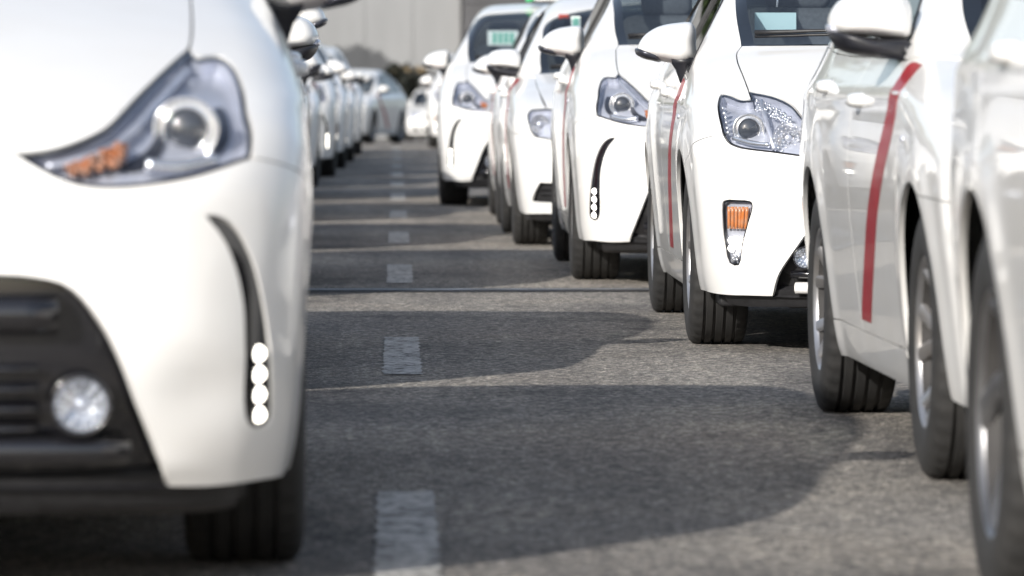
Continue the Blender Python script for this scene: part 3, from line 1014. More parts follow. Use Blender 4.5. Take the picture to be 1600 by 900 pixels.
def hatch_face(S):
    out = []
    lo = catmull(S.tok(HATCH['drl']), closed=True)
    bez = S.panel('front', lo, off=-0.022, gap=-0.002, h=0.02, skirt=-0.018)
    cov = S.panel('front', lo, off=-0.002, gap=0.002, h=0.03, skirt=0)
    rim = S.panel('front', lo, [S.to3d('front', inset_poly(resample(S.to2d('front', lo), 0.01), 0.0045))[0]], off=-0.004, gap=0, h=0.03, skirt=0.01, bstep=0.01)
    subs = [('lamp_cover', cov, 'lamp_cover'), ('lamp_rim', rim, 'gloss_black')]
    am = []
    for i in range(6):
        x0 = 0.694 + 0.0115 * i
        pts = S.tok(f_(*[(x0 + 0.004 * k / 4 * (1 if i < 2 else 0) - 0.004, 0.492 - 0.074 * k / 4) for k in range(5)])) + np.array((0, 0.012, 0))
        am.append(tube(pts, 0.0063, 8))
    subs.append(('turn_signal', merge(*am), 'amber'))
    glim = []
    rg = random.Random(9)
    for i in range(14):
        p = proj(S, rg.uniform(.715, .742), rg.uniform(.312, .338))
        glim.append(shard((p[0], p[1] + 0.012, p[2]), 0.008, rg))
    subs.append(('lamp_facets', merge(*glim), 'chrome'))
    led = []
    for i in range(2):
        for j in range(2):
            p = proj(S, 0.712 + 0.027 * i, 0.352 + 0.027 * j)
            led.append(lens_ball(p + np.array((0, 0.010, 0)), 0.0125))
    subs.append(('daytime_lamp', merge(*led), 'led_light'))
    out.append(('corner_lamp', bez, 'lamp_silver', subs, True))
    gl = J(*[S.curve(*q) for q in HATCH['grille']])
    g = S.panel('front', J(gl, M(gl)), off=-0.055, gap=-0.006, h=0.04, skirt=-0.045)
    bars = []
    for i in range(5):
        z = 0.30 + 0.032 * i
        x1 = np.interp(z, [0.19, 0.26, 0.35, 0.43], [0.40, 0.39, 0.37, 0.34])
        pts = S.tok(f_(*[(-x1 + 2 * x1 * k / 14, z) for k in range(15)])) + np.array((0, 0.035, 0))
        bars.append(tube(pts, 0.008, 6))
    lip = S.tok(f_(*[(-0.53 + 1.06 * k / 20, 0.222) for k in range(21)]))
    ribs = [('grille_bar', b, 'gloss_black') for b in bars]
    ribs.append(('grille_lip', tube(lip + np.array((0, 0.01, 0)), 0.020, 10), 'white_paint'))
    led_ = S.tok(f_(*[(-0.545 + 1.09 * k / 20, 0.268) for k in range(21)]))
    ribs.append(('grille_ledge', tube(led_ + np.array((0, 0.022, 0)), 0.014, 8), 'gloss_black'))
    out.append(('lower_grille', g, 'black_plastic', ribs, False))
    out.append(fog_lamp(S, 0.505, 0.324, 0.034, 0.012))
    ug = S.curve(*f_((-0.36, 0.66), (0, 0.645), (0.36, 0.66)))
    out.append(('upper_grille', tube(ug + np.array((0, 0.004, 0)), 0.017, 10), 'gloss_black', [], False))
    return out

HATCH = dict(
    wb=2.70, wr=0.315, arch=0.362, hw=0.8725, zb=0.12, bow=0.22, fplan=0.36, fpow=3.6, rts=0.10, a1=122, zcab=0.90, rvm_z=1.27,
    top=[(-.95, .70), (-.86, .755), (-.7, .835), (-.4, .935), (-.1, 1.02), (.05, 1.058), (.2, 1.115), (.5, 1.24), (.9, 1.375), (1.25, 1.455), (1.6, 1.49), (2.0, 1.475), (2.6, 1.39), (3.1, 1.25), (3.4, 1.12), (3.6, 1.0)],
    nose=[(.10, -.80), (.20, -.86), (.30, -.905), (.42, -.925), (.55, -.922), (.66, -.91), (.75, -.89), (.9, -.83), (1.1, -.75)],
    tail=[(.2, 3.45), (.5, 3.53), (.8, 3.52), (1.0, 3.5), (1.2, 3.44), (1.5, 3.30)],
    plan=[(-.9, .84), (-.4, .862), (0, .872), (1.4, .872), (2.7, .868), (3.2, .845), (3.6, .80)],
    sec=[(.10, -.11), (.18, -.055), (.27, -.034), (.32, -.028), (.45, -.016), (.6, -.004), (.7, 0), (.8, -.008), (.9, -.032), (.98, -.066), (1.1, -.13), (1.2, -.182), (1.3, -.235), (1.42, -.30), (1.55, -.37)],
    crease=[(.835, .006, .022)],
    dents=[(.715, .40, .075, .13, .010), (.60, .530, .20, .016, -.004), (.66, .27, .10, .05, -.006)],
    hl_hood=[f_((.501, .793), (.5305, .8355), (.581, .863), (.661, .881))],
    hl_fend=[f_((.661, .881), (.658, .853)), f_((.658, .853), (.689, .852), (.722, .866), (.748, .872), (.766, .845), (.769, .77), (.764, .735))],
    hl_bot=[f_((.764, .735), (.750, .708), (.715, .690), (.605, .675), (.500, .661), (.462, .657)), f_((.462, .657), (.483, .745), (.501, .793))],
    hood_front=f_((0, .775), (.25, .780), (.42, .788), (.501, .793)),
    hood_seam=t_((.668, -.2), (.676, .03), (.668, .15), (.648, .215)),
    cowl=t_((.648, .215), (.5, .12), (.3, .03), (0, -.01)),
    ws_side=[('t', .648, .215)] + f_((.648, 1.12), (.642, 1.20), (.612, 1.31), (.56, 1.39)), ws_top=('t', 0, 1.10),
    door_front=(.45, .42, .42), Q=(.44, .925), B_y=1.46, rd_top=2.72, rd_ang=118, rep_z=.79,
    belt=[(.44, .925), (.8, .95), (1.46, .985), (2.0, 1.005), (2.72, 1.04), (3.15, 1.075)], tail_belt=(3.15, 1.075),
    rear_top=[('t', .60, 3.30), ('t', .3, 3.38), ('t', 0, 3.40)],
    handles=((1.32, .875), (2.42, .905)),
    stripe=[[(.47, .915), (.50, .83), (.78, .62), (1.12, .30)], [(1.34, .30), (1.02, .58), (.72, .80), (.66, .915), (.47, .915)]],
    win_f=[[(.47, .945), (.78, 1.19), (1.05, 1.295), (1.44, 1.375)], [(1.44, 1.375), (1.44, 1.00)], [(1.44, 1.00), (.9, .972), (.47, .945)]],
    win_r=[[(1.50, 1.003), (1.50, 1.378)], [(1.50, 1.378), (2.0, 1.385), (2.5, 1.32), (2.9, 1.19)], [(2.9, 1.19), (2.9, 1.075)], [(2.9, 1.075), (2.2, 1.03), (1.50, 1.003)]],
    rear_win=[t_((0, 2.45), (.45, 2.45)), t_((.45, 2.45), (.52, 3.15)), t_((.52, 3.15), (0, 3.22))],
    tail_lamp=[(.62, .95), (.78, .93), (.80, .75), (.70, .70), (.60, .80)],
    mirror=mirror_p, mir=(0, 0, .80), lamp_bits=hatch_lamp, face=hatch_face, wheel=W_A,
    drl=f_((.767, .507), (.720, .513), (.676, .505), (.690, .43), (.706, .365), (.717, .297), (.748, .303), (.762, .366), (.770, .44)),
)
HATCH['grille'] = [f_((0, .46), (.3, .455), (.44, .45)), f_((.44, .45), (.479, .428), (.537, .35), (.588, .265), (.604, .192)), f_((.604, .192), (.4, .192), (0, .192))]
HATCH['holes'] = [('smooth', HATCH['drl'])]

# ------------------------------------------------------------------ kind 2: tall family car
def mpv_lamp(S):
    c1 = proj(S, 0.668, 0.815) + np.array((0, 0.022, 0))
    out = projector(c1, 0.037)
    am = []
    rg = random.Random(3)
    for i in range(46):
        u = rg.random(); v = rg.random()
        p = proj(S, 0.470 + 0.095 * u, 0.736 + 0.022 * u + 0.034 * v * (0.5 + 0.5 * u))
        am.append(shard((p[0], p[1] + 0.024, p[2]), 0.012, rg))
    out.append(('turn_signal', merge(*am), 'amber_dull'))
    st = S.tok(f_((.425, .765), (.47, .775), (.53, .795), (.57, .828), (.615, .88), (.66, .935)))
    out.append(('light_guide', tube(catmull(st) + np.array((.006, 0.016, -.014)), 0.008), 'lamp_silver'))
    dk = catmull(S.tok(f_((.55, .77), (.60, .80), (.625, .84), (.64, .815), (.60, .765))), closed=True)
    out.append(('lamp_mask', S.panel('front', dk, off=-0.03, h=0.03, skirt=0.01), 'lamp_dark'))
    dk = catmull(S.tok(f_((.70, .865), (.735, .88), (.745, .80), (.725, .79))), closed=True)
    out.append(('lamp_mask', S.panel('front', dk, off=-0.028, h=0.03, skirt=0.01), 'lamp_dark'))
    lo = S.tok(f_((.60, .755), (.65, .750), (.72, .762)))
    out.append(('side_reflector', tube(catmull(lo) + np.array((0, 0.02, 0)), 0.012), 'chrome'))
    return out

def mpv_face(S):
    out = []
    lo = catmull(S.tok(MPV['drl']), closed=True)
    bez = S.panel('front', lo, off=-0.003, gap=0.0015, h=0.02, skirt=0.006)
    subs = []
    led = []
    for j in range(4):
        p = proj(S, 0.796, 0.316 + 0.036 * j)
        led.append(lens_ball(p + np.array((-0.003, 0.002, 0)), 0.0138))
    subs.append(('daytime_lamp', merge(*led), 'led_light'))
    out.append(('lamp_slot', bez, 'gloss_black', subs, True))
    gl = J(*[S.curve(*q) for q in MPV['grille']])
    g = S.panel('front', J(gl, M(gl)), off=-0.04, gap=-0.006, h=0.04, skirt=-0.03)
    ribs = []
    for i in range(4):
        z = 0.30 + 0.035 * i
        pts = S.tok(f_(*[(-0.42 + 0.84 * k / 14, z) for k in range(15)])) + np.array((0, 0.02, 0))
        ribs.append(('grille_bar', tube(pts, 0.0075, 6), 'gloss_black'))
    up = S.tok(f_(*[(-0.45 + 0.9 * k / 16, 0.50) for k in range(17)])) + np.array((0, 0.018, 0))
    ribs.append(('grille_panel', tube(up, 0.036, 12), 'gloss_black'))
    lp = S.tok(f_(*[(-0.57 + 1.14 * k / 20, 0.262) for k in range(21)])) + np.array((0, 0.014, 0))
    ribs.append(('grille_lip', tube(lp, 0.026, 10), 'gloss_black'))
    for sx in (-1, 1):
        cc = proj(S, 0.49, 0.344)
        ribs.append(('fog_surround', dome([(sx * 0.49 + 0.085 * math.cos(a), 0.35 + 0.06 * math.sin(a)) for a in np.linspace(0, 2 * math.pi, 20, endpoint=False)], (sx * 0.49, 0.35), 0.03, cc[1] + 0.085), 'gloss_black'))
    out.append(('lower_grille', g, 'gloss_black', ribs, False))
    out.append(fog_lamp(S, 0.49, 0.344, 0.048, 0.004))
    ug = S.curve(*f_((-0.28, 0.72), (0, 0.71), (0.28, 0.72)))
    out.append(('upper_grille', tube(ug + np.array((0, 0.004, 0)), 0.020, 10), 'gloss_black', [], False))
    out.append(('panel_gap', tube(S.curve(*f_((-.378, .7745), (-.2, .772), (0, .771), (.2, .772), (.378, .7745))), 0.0022, 6), 'underbody', [], False))
    return out

MPV = dict(
    wb=2.78, wr=0.318, arch=0.368, hw=0.8875, zb=0.12, bow=0.20, fplan=0.32, fpow=5.0, rts=0.10, a1=120, zcab=0.96, rvm_z=1.34,
    top=[(-.96, .78), (-.86, .835), (-.7, .90), (-.4, 1.0), (-.1, 1.08), (.05, 1.118), (.2, 1.175), (.5, 1.30), (.9, 1.44), (1.3, 1.535), (1.8, 1.575), (2.5, 1.565), (3.2, 1.50), (3.5, 1.43), (3.7, 1.36)],
    nose=[(.10, -.82), (.20, -.875), (.30, -.92), (.42, -.945), (.55, -.945), (.66, -.935), (.80, -.91), (.95, -.86), (1.15, -.78)],
    tail=[(.2, 3.55), (.5, 3.66), (.8, 3.66), (1.0, 3.63), (1.2, 3.55), (1.45, 3.40), (1.6, 3.30)],
    plan=[(-.9, .868), (-.4, .882), (0, .887), (1.4, .887), (2.78, .885), (3.3, .865), (3.7, .82)],
    sec=[(.10, -.09), (.18, -.045), (.27, -.026), (.34, -.02), (.45, -.012), (.6, -.003), (.72, 0), (.85, -.008), (.96, -.032), (1.04, -.068), (1.16, -.135), (1.26, -.188), (1.38, -.25), (1.5, -.32), (1.62, -.39)],
    crease=[(.87, .006, .022)],
    dents=[(.70, .365, .085, .06, .016), (.60, .23, .1, .03, -.010)],
    hl_hood=[f_((.563, .851), (.615, .9076), (.669, .960))],
    hl_fend=[f_((.669, .960), (.685, .945), (.723, .947), (.742, .936), (.765, .893), (.777, .838), (.783, .766))],
    hl_bot=[f_((.783, .766), (.672, .732), (.552, .717), (.478, .724), (.42, .7496), (.378, .7745)), f_((.378, .7745), (.445, .783), (.521, .8127), (.563, .851))],
    hood_front=f_((0, .845), (.25, .848), (.42, .85), (.563, .851)),
    hood_seam=t_((.672, -.25), (.668, .0), (.662, .12), (.648, .185)),
    cowl=t_((.648, .185), (.5, .10), (.3, .02), (0, -.02)),
    ws_side=[('t', .648, .185)] + f_((.655, 1.16), (.652, 1.25), (.625, 1.38), (.57, 1.47)), ws_top=('t', 0, 1.12),
    door_front=(.46, .43, .43), Q=(.45, .995), B_y=1.50, rd_top=2.80, rd_ang=115, rep_z=.83,
    belt=[(.45, .995), (.8, 1.02), (1.5, 1.05), (2.0, 1.06), (2.8, 1.085), (3.35, 1.11)], tail_belt=(3.35, 1.11),
    rear_top=[('r', .70, 1.12), ('r', .4, 1.13), ('r', 0, 1.13)],
    handles=((1.36, .93), (2.5, .955)),
    stripe=[[(.48, .985), (.52, .88), (.80, .66), (1.16, .31)], [(1.38, .31), (1.04, .62), (.74, .86), (.68, .985), (.48, .985)]],
    win_f=[[(.48, 1.012), (.76, 1.25), (1.05, 1.365), (1.48, 1.455)], [(1.48, 1.455), (1.48, 1.065)], [(1.48, 1.065), (.9, 1.04), (.48, 1.012)]],
    win_r=[[(1.54, 1.068), (1.54, 1.462)], [(1.54, 1.462), (2.2, 1.475), (2.9, 1.43), (3.25, 1.36)], [(3.25, 1.36), (3.25, 1.125)], [(3.25, 1.125), (2.4, 1.09), (1.54, 1.068)]],
    rear_win=[[('t', 0, 3.28), ('t', .45, 3.26)], [('t', .45, 3.26), ('r', .58, 1.30), ('r', .60, 1.20)], [('r', .60, 1.20), ('r', 0, 1.20)]],
    tail_lamp=[(.66, 1.05), (.80, 1.02), (.82, .80), (.74, .74), (.66, .86)],
    mirror=mirror_p, mir=(.012, .062, .80), lamp_bits=mpv_lamp, face=mpv_face, wheel=W_B, bowl_mat='lamp_silver',
    drl=f_((.706, .667), (.745, .655), (.778, .605), (.799, .535), (.813, .443), (.818, .363), (.816, .305), (.797, .291), (.776, .306), (.773, .431), (.770, .511), (.756, .579), (.733, .632)),
)
MPV['grille'] = [f_((0, .572), (.3, .570), (.40, .566)), f_((.40, .566), (.468, .548), (.528, .480), (.585, .350), (.637, .195)), f_((.637, .195), (.4, .195), (0, .195))]
MPV['holes'] = [('smooth', MPV['drl'])]

# ------------------------------------------------------------------ kind 3: notchback
def lift_lamp(S):
    c1 = proj(S, 0.70, 0.690) + np.array((0, 0.020, 0))
    c2 = proj(S, 0.575, 0.690) + np.array((0, 0.018, 0))
    return [('low_beam', merge(bowl_y(c1, 0.056, 0.04), facets(c1, 0.056, 16, 3)), 'chrome'),
            ('low_beam_bulb', lens_ball(c1 + np.array((0, 0.004, 0)), 0.018), 'lamp_silver'),
            ('high_beam', merge(bowl_y(c2, 0.052, 0.04), facets(c2, 0.052, 16, 3)), 'chrome'),
            ('high_beam_bulb', lens_ball(c2 + np.array((0, 0.004, 0)), 0.014), 'lamp_silver')]

def lift_face(S):
    out = []
    lo = J(*[S.curve(*q) for q in LIFT['fog']])
    out.append(('fog_grille', S.panel('front', lo, off=-0.03, gap=-0.004, h=0.04, skirt=-0.022), 'black_plastic',
                [('grille_bar', tube(S.tok(f_((.46, .30 + .03 * j), (.6, .30 + .03 * j), (.70, .30 + .03 * j))) + np.array((0, .02, 0)), .006), 'black_plastic') for j in range(2)], True))
    for nm, key in (('upper_grille', 'grille'), ('lower_grille', 'intake')):
        gl = J(*[S.curve(*q) for q in LIFT[key]])
        z0, z1 = LIFT[key + '_z']
        ribs = []
        for i in range(4):
            z = z0 + (z1 - z0) * (i + 0.5) / 4
            pts = S.tok(f_(*[(-0.34 + 0.68 * k / 10, z) for k in range(11)])) + np.array((0, 0.018, 0))
            ribs.append(('grille_bar', tube(pts, 0.008, 6), 'gloss_black'))
        out.append((nm, S.panel('front', J(gl, M(gl)), off=-0.04, gap=-0.004, h=0.05, skirt=-0.03), 'black_plastic', ribs, False))
    return out

LIFT = dict(
    wb=2.60, wr=0.312, arch=0.362, hw=0.853, zb=0.12, bow=0.19, fplan=0.30, fpow=4.5, rts=0.09, a1=112, zcab=0.87, rvm_z=1.26,
    top=[(-.92, .70), (-.82, .765), (-.6, .835), (-.2, .915), (.2, .985), (.35, 1.015), (.5, 1.08), (.9, 1.265), (1.3, 1.39), (1.7, 1.45), (2.0, 1.46), (2.5, 1.42), (3.0, 1.27), (3.3, 1.12), (3.5, 1.05), (3.7, 1.0)],
    nose=[(.10, -.76), (.20, -.80), (.30, -.845), (.42, -.862), (.55, -.86), (.66, -.85), (.80, -.83), (.95, -.79), (1.15, -.74)],
    tail=[(.2, 3.42), (.5, 3.50), (.8, 3.50), (1.0, 3.47), (1.2, 3.42), (1.5, 3.30)],
    plan=[(-.9, .83), (-.4, .848), (0, .853), (1.4, .853), (2.6, .85), (3.2, .83), (3.6, .79)],
    sec=[(.10, -.11), (.18, -.06), (.27, -.040), (.34, -.030), (.45, -.018), (.6, -.004), (.7, 0), (.8, -.006), (.88, -.018), (.94, -.050), (1.05, -.10), (1.15, -.15), (1.25, -.202), (1.38, -.27), (1.5, -.35)],
    crease=[(.875, .006, .025)],
    hl_hood=[f_((.42, .757), (.55, .775), (.66, .782))],
    hl_fend=[f_((.66, .782), (.735, .776), (.765, .755), (.762, .69), (.745, .640), (.72, .618))],
    hl_bot=[f_((.72, .618), (.60, .600), (.50, .602), (.435, .640), (.42, .757))],
    hood_front=f_((0, .750), (.25, .752), (.42, .757)),
    hood_seam=t_((.685, -.2), (.695, .1), (.69, .35), (.665, .45)),
    cowl=t_((.665, .45), (.5, .36), (.3, .29), (0, .25)),
    ws_side=[('t', .665, .45)] + f_((.655, 1.07), (.635, 1.17), (.60, 1.28), (.545, 1.37)), ws_top=('t', 0, 1.36),
    door_front=(.44, .38, .34), Q=(.30, .950), B_y=1.52, rd_top=2.62, rd_ang=115, rep_z=.77,
    belt=[(.30, .950), (.8, .955), (1.52, .968), (2.0, .972), (2.62, .985), (3.2, 1.01)], tail_belt=(3.2, 1.01),
    rear_top=[('t', .60, 3.40), ('t', .3, 3.46), ('t', 0, 3.47)],
    handles=((1.30, .858), (2.28, .893)),
    stripe=[[(.50, .944), (.43, .88), (.47, .79), (.82, .58), (1.25, .30)], [(1.49, .30), (1.06, .58), (.69, .79), (.60, .88), (.61, .944), (.50, .944)]],
    win_f=[[(.72, .968), (1.0, 1.13), (1.25, 1.25), (1.50, 1.335)], [(1.50, 1.335), (1.50, .983)], [(1.50, .983), (1.0, .974), (.72, .968)]],
    win_r=[[(1.56, .985), (1.56, 1.345)], [(1.56, 1.345), (2.0, 1.36), (2.4, 1.32), (2.75, 1.19)], [(2.75, 1.19), (2.75, 1.0)], [(2.75, 1.0), (2.2, .993), (1.56, .985)]],
    rear_win=[t_((0, 2.55), (.45, 2.55)), t_((.45, 2.55), (.52, 3.15)), t_((.52, 3.15), (0, 3.20))],
    tail_lamp=[(.62, .92), (.76, .90), (.78, .74), (.70, .70), (.58, .78)],
    mirror=mirror_v, mir=(0, 0, .84), lamp_bits=lift_lamp, face=lift_face, wheel=W_C,
)
LIFT['fog'] = [f_((.44, .365), (.70, .365)), f_((.70, .365), (.725, .32), (.745, .255)), f_((.745, .255), (.44, .255)), f_((.44, .255), (.44, .365))]
LIFT['grille'] = [f_((0, .70), (.37, .70)), f_((.37, .70), (.36, .60)), f_((.36, .60), (0, .59))]
LIFT['grille_z'] = (.60, .70)
LIFT['intake'] = [f_((0, .37), (.40, .37)), f_((.40, .37), (.40, .25)), f_((.40, .25), (0, .25))]
LIFT['intake_z'] = (.25, .37)
LIFT['holes'] = [('sharp', LIFT['fog'])]

HATCH['dam'] = LIFT['dam'] = 0.150; MPV['dam'] = 0.128
HATCH['centre'] = []; MPV['centre'] = []; HATCH['open_bottom'] = MPV['open_bottom'] = True; LIFT['centre'] = ['grille', 'intake']

KIND = dict(hatch=build_car(HATCH), mpv=build_car(MPV), lift=build_car(LIFT))

# ------------------------------------------------------------------ the setting
def ground_z(y):
    d = np.maximum(np.asarray(y, float) - 78.0, 0)
    return -0.0085 * (np.sqrt(d * d + 144.0) - 12.0)

def link(name, me, parent=None, loc=(0, 0, 0), rot=(0, 0, 0), **props):
    o = bpy.data.objects.new(name, me)
    COL.objects.link(o)
    o.parent = parent
    o.location = loc
    o.rotation_euler = rot
    for k, v in props.items():
        o[k] = v
    return o

def asphalt_material():
    m = principled('asphalt', (0.15, 0.145, 0.138), 0.85)
    t = m.node_tree; b = t.nodes['Principled BSDF']
    tc = nd(m, 'ShaderNodeTexCoord')
    def noise(scale, detail=3, rough=0.5, st=None):
        n = nd(m, 'ShaderNodeTexNoise')
        n.inputs['Scale'].default_value = scale; n.inputs['Detail'].default_value = detail; n.inputs['Roughness'].default_value = rough
        if st:
            mp = nd(m, 'ShaderNodeMapping'); mp.inputs['Scale'].default_value = st
            t.links.new(tc.outputs['Object'], mp.inputs[0]); t.links.new(mp.outputs[0], n.inputs['Vector'])
        else:
            t.links.new(tc.outputs['Object'], n.inputs['Vector'])
        return n
    def ramp(src, stops):
        r = nd(m, 'ShaderNodeValToRGB')
        e = r.color_ramp.elements
        while len(e) < len(stops):
            e.new(0.5)
        for k, (p, c) in enumerate(stops):
            e[k].position = p; e[k].color = (*c, 1)
        t.links.new(src, r.inputs[0])
        return r
    def mul(a, bb, f=1.0):
        x = nd(m, 'ShaderNodeMix', data_type='RGBA', blend_type='MULTIPLY')
        x.inputs['Factor'].default_value = f
        t.links.new(a, x.inputs['A']); t.links.new(bb, x.inputs['B'])
        return x.outputs['Result']
    # aggregate: crushed stones of mixed grey and tan
    vo = nd(m, 'ShaderNodeTexVoronoi'); vo.inputs['Scale'].default_value = 105
    t.links.new(tc.outputs['Object'], vo.inputs['Vector'])
    stone = ramp(vo.outputs['Color'], [(0.0, (0.085, 0.08, 0.074)), (0.35, (0.20, 0.188, 0.172)), (0.62, (0.34, 0.318, 0.285)), (0.85, (0.52, 0.488, 0.44)), (1.0, (0.78, 0.73, 0.66))])
    vo2 = nd(m, 'ShaderNodeTexVoronoi'); vo2.inputs['Scale'].default_value = 44
    t.links.new(tc.outputs['Object'], vo2.inputs['Vector'])
    chip = ramp(vo2.outputs['Color'], [(0.15, (0.62, 0.62, 0.63)), (0.5, (1, 1, 1)), (0.9, (1.35, 1.32, 1.27))])
    pit = noise(24, 6, 0.75)
    pr = ramp(pit.outputs['Fac'], [(0.36, (0.38, 0.38, 0.39)), (0.52, (0.95, 0.95, 0.95)), (0.66, (1.35, 1.32, 1.28))])
    big = noise(0.55, 4, 0.55)
    br = ramp(big.outputs['Fac'], [(0.34, (0.66, 0.66, 0.68)), (0.52, (1.08, 1.07, 1.05)), (0.68, (1.32, 1.27, 1.2))])
    # tyre-polished, oily streaks running along the lanes
    strk = noise(1.0, 4, 0.6, (2.2, 0.10, 1))
    sr = ramp(strk.outputs['Fac'], [(0.36, (0.74, 0.74, 0.75)), (0.56, (1, 1, 1))])
    spot = noise(1.7, 5, 0.65, (1, 0.45, 1))
    sp = ramp(spot.outputs['Fac'], [(0.33, (0.50, 0.50, 0.51)), (0.40, (0.86, 0.86, 0.86)), (0.46, (1, 1, 1))])
    c = mul(mul(mul(mul(mul(stone.outputs[0], chip.outputs[0]), pr.outputs[0]), br.outputs[0]), sr.outputs[0]), sp.outputs[0])
    t.links.new(c, b.inputs['Base Color'])
    ad = nd(m, 'ShaderNodeMath', operation='ADD')
    t.links.new(vo.outputs['Distance'], ad.inputs[0]); t.links.new(pit.outputs['Fac'], ad.inputs[1])
    bp = nd(m, 'ShaderNodeBump'); bp.inputs['Strength'].default_value = 0.9; bp.inputs['Distance'].default_value = 0.011
    t.links.new(ad.outputs[0], bp.inputs['Height']); t.links.new(bp.outputs[0], b.inputs['Normal'])
    return m
asphalt_material()

def sheet(name, x0, x1, ys, dz, mat):
    V = []; F = []
    xs = [x0 + (x1 - x0) * i / 4 for i in range(5)]
    for y in ys:
        z = float(ground_z(y)) + dz
        V += [(x, y, z) for x in xs]
    for i in range(len(ys) - 1):
        for j in range(4):
            a = i * 5 + j
            F.append((a, a + 1, a + 6, a + 5))
    return to_mesh(name, (V, F, None), mat)

ys = list(np.concatenate([np.linspace(-60, 60, 25), np.linspace(64, 200, 60), np.geomspace(215, 2200, 12)]))
link('asphalt_road', sheet('asphalt_road', -900, 900, ys, 0.0, 'asphalt'), kind='structure')

# worn lane dashes
def paint_material():
    m = principled('lane_paint', (0.55, 0.55, 0.54), 0.75)
    t = m.node_tree; b = t.nodes['Principled BSDF']
    tc = nd(m, 'ShaderNodeTexCoord')
    n = nd(m, 'ShaderNodeTexNoise'); n.inputs['Scale'].default_value = 30; n.inputs['Detail'].default_value = 6; n.inputs['Roughness'].default_value = 0.8
    t.links.new(tc.outputs['Object'], n.inputs['Vector'])
    n2 = nd(m, 'ShaderNodeTexNoise'); n2.inputs['Scale'].default_value = 9; n2.inputs['Detail'].default_value = 4
    t.links.new(tc.outputs['Object'], n2.inputs['Vector'])
    ad = nd(m, 'ShaderNodeMath', operation='MULTIPLY_ADD'); ad.inputs[1].default_value = 0.35
    t.links.new(n2.outputs['Fac'], ad.inputs[0]); t.links.new(n.outputs['Fac'], ad.inputs[2])
    r = nd(m, 'ShaderNodeValToRGB')
    e = r.color_ramp.elements
    e[0].position = 0.56; e[0].color = (0.15, 0.143, 0.132, 1); e[1].position = 0.80; e[1].color = (0.62, 0.605, 0.57, 1)
    k = e.new(0.67); k.color = (0.40, 0.39, 0.365, 1)
    t.links.new(ad.outputs[0], r.inputs[0])
    t.links.new(r.outputs[0], b.inputs['Base Color'])
    al = nd(m, 'ShaderNodeMapRange'); al.inputs['From Min'].default_value = 0.50; al.inputs['From Max'].default_value = 0.66
    t.links.new(ad.outputs[0], al.inputs['Value'])
    t.links.new(al.outputs[0], b.inputs['Alpha'])
    bp = nd(m, 'ShaderNodeBump'); bp.inputs['Strength'].default_value = 0.5; bp.inputs['Distance'].default_value = 0.004
    t.links.new(n.outputs['Fac'], bp.inputs['Height']); t.links.new(bp.outputs[0], b.inputs['Normal'])
    return m
paint_material()
road = bpy.data.objects['asphalt_road']
DASH = [(9.35, 12.08), (17.03, 19.60), (25.1, 27.75), (31.6, 34.1), (37.7, 40.1), (44.0, 46.7), (50.4, 52.5), (56.0, 58.6), (62.4, 65.0), (69, 71.6), (75.5, 78.1), (82, 84.6)]
for i, (a, b_) in enumerate(DASH):
    n = 40
    V = []; F = []
    for k in range(n + 1):
        y = a + (b_ - a) * k / n
        for sx in (-1, 1):
            wob = 0.004 * math.sin(k * 1.7 + sx + i) + random.uniform(-0.002, 0.002)
            V.append((0.023 + sx * 0.061 + wob, y, float(ground_z(y)) + 0.004))
    for k in range(n):
        F.append((2 * k, 2 * k + 1, 2 * k + 3, 2 * k + 2))
    link('lane_dash', to_mesh('lane_dash', (V, F, None), 'lane_paint'), road)

# expansion joint across the road: tar bed, two steel edges
noisy(principled('tar', (0.03, 0.03, 0.032), 0.6), 12, 0.3)
noisy(principled('joint_steel', (0.30, 0.32, 0.36), 0.5, 0.5), 6, 0.4, dark=(0.15, 0.14, 0.13))
V = []; F = []
def strip(y0, y1, z, mat, nm, parent):
    V = []; F = []
    n = 120
    for k in range(n + 1):
        x = -6 + 12 * k / n
        wv = 0.012 * math.sin(k * 0.37) + 0.008 * math.sin(k * 1.3)
        V += [(x, y0 + wv, z), (x, y1 + wv * 0.8, z)]
    for k in range(n):
        F.append((2 * k, 2 * k + 2, 2 * k + 3, 2 * k + 1))
    return link(nm, to_mesh(nm, (V, F, None), mat), parent)
strip(24.02, 24.42, 0.004, 'tar', 'tar_strip', road)
strip(24.14, 24.24, 0.008, 'joint_steel', 'joint_edge', road)

# ------------------------------------------------------------------ concrete wall behind
noisy(principled('concrete', (0.25, 0.255, 0.258), 0.9), 1.2, 0.14, detail=6, bump=0.2, stretch=(1, 1, 0.25))
noisy(principled('shaded_wall_grey', (0.085, 0.085, 0.09), 0.8), 1.5, 0.25, detail=5)  # right-hand wall section in shade: the shade is painted in as dark grey
WY = 178.0
zg = float(ground_z(WY))
wall = link('concrete_wall', None, None, (0, WY, zg), label='tall pale grey concrete wall closing the road behind the taxis', category='wall')
core = box(-9.6, 0.30, 5.0, 35.6, 0.3, 10.0)
link('wall_core', to_mesh('wall_core', core, 'concrete', smooth=False), wall)
pw = 1.55
pm = None
x = 2.14 - pw / 2
k = 0
pme = to_mesh('panel', box(0, 0, 0, pw - 0.012, 0.16, 9.94, 0.012), 'concrete', smooth=False)
while x > -26.5:
    link('panel', pme, wall, (x, random.uniform(-0.012, 0.012), 5.0))
    x -= pw
dk = link('shaded_wall', None, None, (0, WY - 1.0, zg), label='wall section to the right of the pale concrete wall, its shade painted as dark grey', category='building')
link('wall_core', to_mesh('wall_core', box(12.2, 0.5, 5.5, 20.0, 0.6, 11.0), 'shaded_wall_grey', smooth=False), dk)
pme = to_mesh('shaded_wall_panel', box(0, 0, 0, 1.98, 0.08, 2.17, 0.015), 'shaded_wall_grey', smooth=False)
